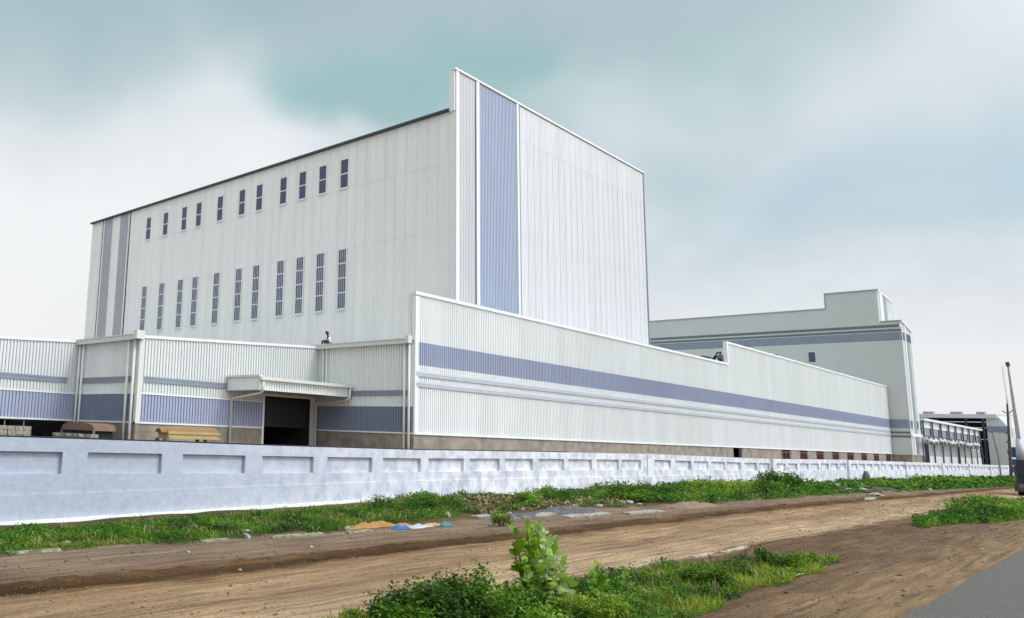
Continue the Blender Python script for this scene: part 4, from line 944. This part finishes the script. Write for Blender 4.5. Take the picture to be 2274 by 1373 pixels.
def person(loc, rot, J, label, shirt, trouser, group=None, cap=None):
    """J: joint positions in the body frame (x forward, y left, z up, metres)"""
    o = thing('person', loc, label, 'person', group)
    c, s = math.cos(rot), math.sin(rot)
    T = lambda p: (loc[0]+p[0]*c-p[1]*s, loc[1]+p[0]*s+p[1]*c, loc[2]+p[2])
    names = ['pelvis', 'waist', 'chest', 'neck', 'head', 'crown', 'shL', 'elL', 'wrL', 'haL', 'shR', 'elR', 'wrR', 'haR', 'hipL', 'knL', 'anL', 'toL', 'hipR', 'knR', 'anR', 'toR']
    rad = dict(pelvis=.13, waist=.12, chest=.14, neck=.055, head=.095, crown=.075, shL=.06, elL=.042, wrL=.03, haL=.035, hipL=.085, knL=.058, anL=.04, toL=.035)
    for k in list(rad):
        if k.endswith('L'): rad[k[:-1]+'R'] = rad[k]
    E = [('pelvis', 'waist'), ('waist', 'chest'), ('chest', 'neck'), ('neck', 'head'), ('head', 'crown')]
    for d in 'LR': E += [('chest', 'sh'+d), ('sh'+d, 'el'+d), ('el'+d, 'wr'+d), ('wr'+d, 'ha'+d), ('pelvis', 'hip'+d), ('hip'+d, 'kn'+d), ('kn'+d, 'an'+d), ('an'+d, 'to'+d)]
    ix = {n: i for i, n in enumerate(names)}
    V = [T(J[n]) for n in names]; Ee = [(ix[a], ix[b]) for a, b in E]; R = [rad[n] for n in names]
    # fingers and thumb
    for d in 'LR':
        h = Vector(J['ha'+d]); w = Vector(J['wr'+d]); f = (h-w).normalized(); sd_ = f.cross(Vector((0, 0, 1))).normalized() if abs(f.z) < .95 else Vector((0, 1, 0))
        for k in range(4):
            b = len(V); V.append(T(h+f*.03+sd_*(k-1.5)*.021)); V.append(T(h+f*(.09-.008*abs(k-1.3))+sd_*(k-1.5)*.023-Vector((0, 0, .012)))); Ee += [(ix['ha'+d], b), (b, b+1)]; R += [.011, .008]
        b = len(V); V.append(T(h+sd_*.05)); Ee.append((ix['ha'+d], b)); R.append(.011)
    skin('body', V, Ee, R, SK, o)
    def part(nm, ns, es, extra, m):
        k = {n: i for i, n in enumerate(ns)}; skin(nm, [T(J[n]) for n in ns], [(k[a], k[b]) for a, b in es], [rad[n]+extra for n in ns], m, o)
    part('shirt', ['pelvis', 'waist', 'chest', 'shL', 'elL', 'shR', 'elR'], [('pelvis', 'waist'), ('waist', 'chest'), ('chest', 'shL'), ('shL', 'elL'), ('chest', 'shR'), ('shR', 'elR')], .02, shirt)
    part('trousers', ['pelvis', 'hipL', 'knL', 'anL', 'hipR', 'knR', 'anR'], [('pelvis', 'hipL'), ('hipL', 'knL'), ('knL', 'anL'), ('pelvis', 'hipR'), ('hipR', 'knR'), ('knR', 'anR')], .018, trouser)
    hd = Vector(T(J['head'])); cw = Vector(T(J['crown'])); d = (cw-hd).normalized(); fw = Vector((c, s, 0))
    mb = MB(); b = 0; mb.v = []
    for i in range(7):
        a = math.pi*.62*i/6
        for k in range(12):
            u = 2*math.pi*k/12; e1 = fw; e2 = d.cross(e1)
            mb.v.append(tuple(hd+d*.05-fw*.012+(d*math.cos(a)+(e1*math.cos(u)+e2*math.sin(u))*math.sin(a))*.125))
    for i in range(6):
        for k in range(12): mb.f.append((i*12+k, i*12+(k+1) % 12, (i+1)*12+(k+1) % 12, (i+1)*12+k)); mb.m.append(0)
    mb.build('hair', HR, o, smooth=True)
    mb = MB(); e2 = d.cross(fw)
    mb.tube([tuple(hd+fw*.09), tuple(hd+fw*.125-d*.02)], .014, 6); mb.build('nose', SK, o)
    return o
SIT = dict(pelvis=(0, 0, .16), waist=(.03, 0, .36), chest=(.1, 0, .58), neck=(.16, 0, .76), head=(.2, 0, .88), crown=(.23, 0, .97),
           shL=(.1, .19, .64), elL=(.22, .24, .40), wrL=(.46, .14, .40), haL=(.53, .1, .38), shR=(.1, -.19, .64), elR=(.22, -.24, .40), wrR=(.46, -.12, .40), haR=(.53, -.08, .38),
           hipL=(.03, .1, .14), knL=(.42, .2, .42), anL=(.5, .2, .08), toL=(.66, .22, .05), hipR=(.03, -.1, .14), knR=(.42, -.2, .42), anR=(.5, -.2, .08), toR=(.66, -.22, .05))
person((38.55, 37.0, 7.93), math.radians(160), SIT, 'person in a white shirt sitting on the low roof corner above the canopy', WS, TRO)
STO = dict(pelvis=(0, 0, .88), waist=(.08, 0, 1.03), chest=(.2, 0, 1.2), neck=(.28, 0, 1.36), head=(.34, 0, 1.46), crown=(.37, 0, 1.55),
           shL=(.2, .18, 1.24), elL=(.3, .22, 1.0), wrL=(.45, .12, .9), haL=(.52, .1, .88), shR=(.2, -.18, 1.24), elR=(.3, -.22, 1.0), wrR=(.45, -.12, .9), haR=(.52, -.1, .88),
           hipL=(0, .1, .86), knL=(.1, .12, .47), anL=(-.02, .12, .08), toL=(.12, .13, .04), hipR=(0, -.1, .86), knR=(.14, -.12, .47), anR=(.04, -.12, .08), toR=(.18, -.13, .04))
person((90.15, 31.15, 10.55), math.radians(-70), STO, 'person in black clothes bending forward on the roof beside the parapet step', BKC, BKC)
STA = dict(pelvis=(0, 0, .95), waist=(0, 0, 1.12), chest=(0, 0, 1.34), neck=(0, 0, 1.52), head=(.01, 0, 1.64), crown=(.01, 0, 1.73),
           shL=(0, .19, 1.4), elL=(-.02, .25, 1.14), wrL=(.1, .24, .92), haL=(.13, .23, .84), shR=(0, -.19, 1.4), elR=(-.02, -.25, 1.14), wrR=(.1, -.24, .92), haR=(.13, -.23, .84),
           hipL=(0, .1, .93), knL=(.03, .11, .5), anL=(0, .11, .09), toL=(.14, .12, .04), hipR=(0, -.1, .93), knR=(.03, -.11, .5), anR=(0, -.11, .09), toR=(.14, -.12, .04))
person((91.75, 31.05, 10.55), math.radians(-150), STA, 'person in a teal shirt standing upright against the parapet step on the roof', TEAL, TRO)
rb = thing('roof_vent', (87.6, 31, 10), 'small flat black vent on the roof left of the two standing people', 'vent')
MB().box(86.9, 88.6, 30.9, 31.3, 9.9, 11.35).build('curb', BLK, rb); MB().hexa([(86.6, 30.8, 11.38), (88.8, 30.8, 11.36), (88.8, 31.4, 11.36), (86.6, 31.4, 11.38), (87.0, 30.9, 11.5), (88.7, 30.9, 11.52), (88.7, 31.3, 11.52), (87.0, 31.3, 11.5)]).build('hood', BLK, rb)

# ------------------------------------------------------------------ rubble, stones and litter on the verge
STONE = mat('pale_weathered_stone', (.42, .39, .34), .9, .15, 7.0, bump=.5, col2=(.24, .21, .18)); ROCK = mat('dark_brown_rock', (.12, .09, .075), .9, .2, 6.0, bump=.5)
def rock(name, label, x, y, sx, sy, sz, m, seed, group=None, rot=0., cat_='stone'):
    import bmesh
    z0 = float(H(x, y)); bm = bmesh.new(); bmesh.ops.create_icosphere(bm, subdivisions=3, radius=1); q = np.random.default_rng(seed)
    dirs = q.normal(0, 1, (9, 3)); dirs /= np.linalg.norm(dirs, axis=1)[:, None]; ds = q.uniform(.55, .85, 9)
    for v in bm.verts:
        p = np.array(v.co)
        for d, k in zip(dirs, ds):
            t_ = p@d
            if t_ > k: p = p-d*(t_-k)
        p = p*(1+.05*math.sin(p[0]*7+seed)*math.sin(p[1]*9))
        v.co = (p[0]*sx, p[1]*sy, p[2]*sz)
    me = bpy.data.meshes.new(name); bm.to_mesh(me); bm.free(); me.materials.append(m)
    o = bpy.data.objects.new(name, me); scene.collection.objects.link(o); o.location = (x, y, z0+sz*.35); o.rotation_euler = (0, 0, rot)
    return tag(o, label, cat_, group)
def slab(label, x0, x1, y, w, h, seed, m=STONE, group=None, name='kerb_stone', tilt=0, cat_='kerb stone'):
    q = random.Random(seed); mb = MB(); n = max(2, int((x1-x0)/.25)); pts = []
    xsn = [x0+(x1-x0)*i/n for i in range(n+1)]
    a = [(x, y-w/2+q.uniform(-.03, .03), y+w/2+q.uniform(-.03, .03), h*(.7+.5*q.random())) for x in xsn]
    for i in range(n):
        (xa, ya, yb, ha), (xb, yc, yd, hb) = a[i], a[i+1]; za, zb = float(H(xa, y)), float(H(xb, y))
        mb.v += [(xa, ya, za-.04), (xb, yc, zb-.04), (xb, yd, zb-.04), (xa, yb, za-.04), (xa, ya, za+ha), (xb, yc, zb+hb), (xb, yd, zb+hb), (xa, yb, za+ha)]; b = i*8
        mb.f += [(b, b+1, b+5, b+4), (b+2, b+3, b+7, b+6), (b+4, b+5, b+6, b+7)]+([(b+3, b, b+4, b+7)] if i == 0 else [])+([(b+1, b+2, b+6, b+5)] if i == n-1 else []); mb.m += [0]*(3+(i == 0)+(i == n-1))
    o = mb.build(name, m); return tag(o, label, cat_, group)
GK = 'pale kerb stones edging the grass'
PALE = mat('pale_lime_stone', (.36, .36, .26), .9, .1, 9.0, bump=.6, col2=(.16, .17, .08), ramp=(.42, .58))
slab('long pale kerb stone at the grass edge near the left frame edge', 6.45, 7.45, 13.78, .13, .04, 1, PALE, GK)
slab('short pale kerb stone at the grass edge, second from the left', 10.45, 11.15, 13.50, .13, .04, 2, PALE, GK)
slab('pale kerb stone at the grass edge in the middle of the run', 12.3, 13.9, 13.42, .12, .035, 3, PALE, GK)
slab('pale kerb stone at the grass edge just left of the orange cloth', 14.5, 15.3, 13.2, .12, .035, 4, PALE, GK)
GT = 'pale kerb stones along the near edge of the dirt track'
WSH = mat('chalky_kerb', (.50, .41, .32), .9, .1, 9, bump=.6, col2=(.26, .19, .13), ramp=(.4, .55))
slab('white kerb strip beside the small broad-leaved plant', 11.0, 11.9, 7.12, .10, .03, 5, WSH, GT)
slab('long white kerb strip on the near track edge', 15.2, 17.6, 7.02, .12, .035, 6, WSH, GT)
slab('short white kerb strip right of the long one on the track edge', 18.3, 19.3, 6.95, .12, .035, 7, WSH, GT)
slab('broken pale kerb strip at the near track edge right of centre', 19.9, 21.3, 6.9, .12, .03, 8, WSH, GT)
rock('stone', 'pale upright stone on the grass edge between the kerb stones', 11.75, 13.6, .11, .09, .09, STONE, 11)
rock('stone', 'pale stone at the left end of the orange cloth', 14.85, 13.5, .10, .08, .09, STONE, 12)
rock('stone', 'squarish white stone in the grass right of the cloth litter', 20.0, 14.3, .14, .11, .12, PALE, 13, rot=.4)
rock('stone', 'yellowish stone in the grass behind the upright stone', 12.25, 14.2, .12, .1, .06, STONE, 14)
rock('stone', 'buff stone in the grass near the left frame edge', 7.9, 14.4, .11, .1, .05, STONE, 15)
ASHM = mat('grey_ash', (.15, .14, .145), .95, .1, 5, bump=.6, col2=(.05, .045, .045))
def heap(label, x, y, rx, ry, h, m, seed, name='ash_heap', cat_='heap'):
    gx = np.linspace(-1, 1, 46); X, Y = np.meshgrid(gx, gx, indexing='ij'); R_ = np.sqrt(X**2+Y**2); wx = x+X*rx; wyy = y+Y*ry
    Z = H(wx, wyy)-.03+h*np.clip(1-R_, 0, 1)**.8*(.35+1.3*fbm(wx*3+seed, wyy*3, 4))
    idx = np.arange(46*46).reshape(46, 46); F = np.stack([idx[:-1, :-1], idx[1:, :-1], idx[1:, 1:], idx[:-1, 1:]], -1).reshape(-1, 4)
    o = npmesh(name, np.stack([wx, wyy, Z], -1).reshape(-1, 3), F, m, smooth=True); return tag(o, label, cat_)
heap('grey ash heap between the brown litter and the dirt track', 25.6, 13.6, 1.8, .7, .20, ASHM, 3)
heap('low grey spread of ash left of the main heap', 22.6, 13.6, 2.2, .65, .12, ASHM, 8)
heap('brown soil heap beside the track, right of the ash heap', 34.5, 13.0, 2.2, .7, .22, mat('reddish_soil', (.24, .16, .11), .95, .1, 5, bump=.5), 14, 'soil_heap')
q = random.Random(21)
sl_lab = ['flat grey concrete slab at the left of the ash spread', 'long flat pale slab lying across the ash spread', 'flat pale slab between the ash heap and the track', 'pale slab at the right tip of the ash area']
for i, (x0, x1, y) in enumerate([(20.9, 22.3, 14.0), (21.6, 24.2, 13.4), (23.9, 26.6, 12.75), (27.4, 30.2, 12.45)]):
    slab(sl_lab[i], x0, x1, y, .32, .05, 30+i, STONE, 'concrete slabs dumped around the ash heap', 'concrete_slab', cat_='slab')
G5 = 'loose rubble stones scattered on the verge below the wall'
for i in range(46):
    x = q.uniform(21.5, 35); y = q.uniform(13.9, 17.8); s = q.uniform(.07, .17)
    rock('rubble_stone', ('loose pale broken stone among the brown litter on the verge' if i % 3 else 'loose dark brown broken stone among the litter on the verge'), x, y, s, s*q.uniform(.6, 1), s*.6, STONE if i % 3 else ROCK, 300+i, G5, q.random()*3)
for i in range(26):
    x = q.uniform(60, 80); y = q.uniform(12.8, 18.4); s = q.uniform(.2, .45)
    rock('rubble_stone', ('dark brown broken stone in the far rubble along the wall' if i % 3 else 'pale broken stone in the far rubble along the wall'), x, y, s*1.5, s, s*.45, ROCK if i % 3 else STONE, 400+i, 'broken stones in the far rubble by the wall', q.random()*3)
for i in range(40):
    x = q.uniform(6, 34); y = q.choice([q.uniform(7.3, 13.3), q.uniform(3.4, 5)]); s = q.uniform(.015, .045)
    rock('pebble', ('small pale pebble' if i % 2 else 'small dark pebble')+(' on the dirt beside the tarmac road' if y < 6 else ' on the wide dirt track before the wall verge'), x, y, s*1.4, s, s*.7, STONE if i % 2 else ROCK, 500+i, 'pebbles on the dirt', q.random()*3, 'pebble')
rock('rock', 'dark rounded boulder standing against the wall by the far rubble', 88.6, 18.5, .55, .4, .85, mat('slate_rock', (.10, .10, .12), .8), 71)
rock('stone', 'flat pale boulder on the verge edge below the far rubble', 59.0, 11.9, 1.1, .4, .16, PALE, 72)
rock('stone', 'long thin pale slab at the track edge below the far rubble', 53.0, 11.0, 1.3, .25, .08, PALE, 73)
rock('rock', 'small dark lump on the track edge below the climbing bush', 40.4, 11.5, .35, .14, .06, ROCK, 74)
r = np.random.default_rng(88); n = 9000
gx_ = 5+55*r.random(n)**1.6; gy_ = r.uniform(3.0, 13.6, n); k = (~near_mask(gx_, gy_)) & (fbm(gx_*.7, gy_*1.6, 3) > .36); gx_, gy_ = gx_[k], gy_[k]; n = len(gx_)
sz = (.006+.018*r.random(n)**4)*(1+gx_/40); P = np.stack([gx_, gy_, H(gx_, gy_)+.006], -1)
D = np.array([[1, 0, 0], [0, 1, 0], [-1, 0, 0], [0, -1, 0], [0, 0, .7], [0, 0, -.5]])
V = (P[:, None, :]+(D[None]*(.6+.8*r.random((n, 6, 1))))*sz[:, None, None]*np.array([1.3, 1, 1])).reshape(-1, 3)
f_ = np.array([[0, 1, 4], [1, 2, 4], [2, 3, 4], [3, 0, 4], [1, 0, 5], [2, 1, 5], [3, 2, 5], [0, 3, 5]]); F = (np.arange(n)[:, None, None]*6+f_[None]).reshape(-1, 3)
GRV = leafmat('gravel_mix', [(.06, .045, .03), (.13, .095, .065), (.20, .15, .105), (.30, .24, .18)], 0, .9)
tag(npmesh('gravel', V, F, GRV), 'loose grit and gravel scattered over the bare dirt and track', 'gravel', kind='stuff')
# cloth litter
def cloth(label, x0, x1, y0, y1, h, m, seed, name='cloth'):
    nx, ny = 40, 20; X, Y = np.meshgrid(np.linspace(x0, x1, nx), np.linspace(y0, y1, ny), indexing='ij')
    e = np.minimum(np.minimum(X-x0, x1-X)/(x1-x0), np.minimum(Y-y0, y1-Y)/(y1-y0)); X = X+.18*(fbm(X*3+seed, Y*3, 3)-.5); Y = Y+.35*(fbm(X*2.3, Y*3+seed, 3)-.5)
    Z = H(X, Y)+.012+h*sstep(0, .25, e)*(.25+1.3*fbm(X*4+seed, Y*6, 4)); idx = np.arange(nx*ny).reshape(nx, ny)
    F = np.stack([idx[:-1, :-1], idx[1:, :-1], idx[1:, 1:], idx[:-1, 1:]], -1).reshape(-1, 4)
    o = npmesh(name, np.stack([X, Y, Z], -1).reshape(-1, 3), F, m, smooth=True); s_ = o.modifiers.new('s', 'SOLIDIFY'); s_.thickness = .008; return tag(o, label, 'cloth')
cloth('long crumpled orange cloth lying on the grass edge', 14.95, 17.0, 13.5, 13.95, .10, mat('orange_cloth', (.38, .19, .06), .9, .1, 6), 1)
cloth('crumpled red and pink rag at the right end of the orange cloth', 16.7, 17.35, 13.42, 13.68, .06, mat('pink_rag', (.40, .17, .13), .9, .1, 6), 2)
cloth('bright blue cloth crumpled on the dirt below the orange cloth', 16.1, 16.65, 13.0, 13.2, .07, mat('blue_cloth', (.03, .15, .36), .8, .1, 6), 3)
cloth('white plastic sheet crumpled on the dirt beside the blue cloth', 16.7, 17.6, 12.98, 13.35, .06, mat('white_plastic', (.48, .48, .52), .5, .1, 6), 4)
cloth('tan sacking lying between the plastic sheet and the turquoise cloth', 17.4, 18.2, 13.1, 13.35, .07, mat('tan_sacking', (.50, .33, .2), .9, .1, 6), 5)
cloth('small turquoise cloth at the right end of the litter', 17.95, 18.35, 13.0, 13.2, .08, mat('turquoise_cloth', (.06, .20, .22), .8, .1, 6), 6)
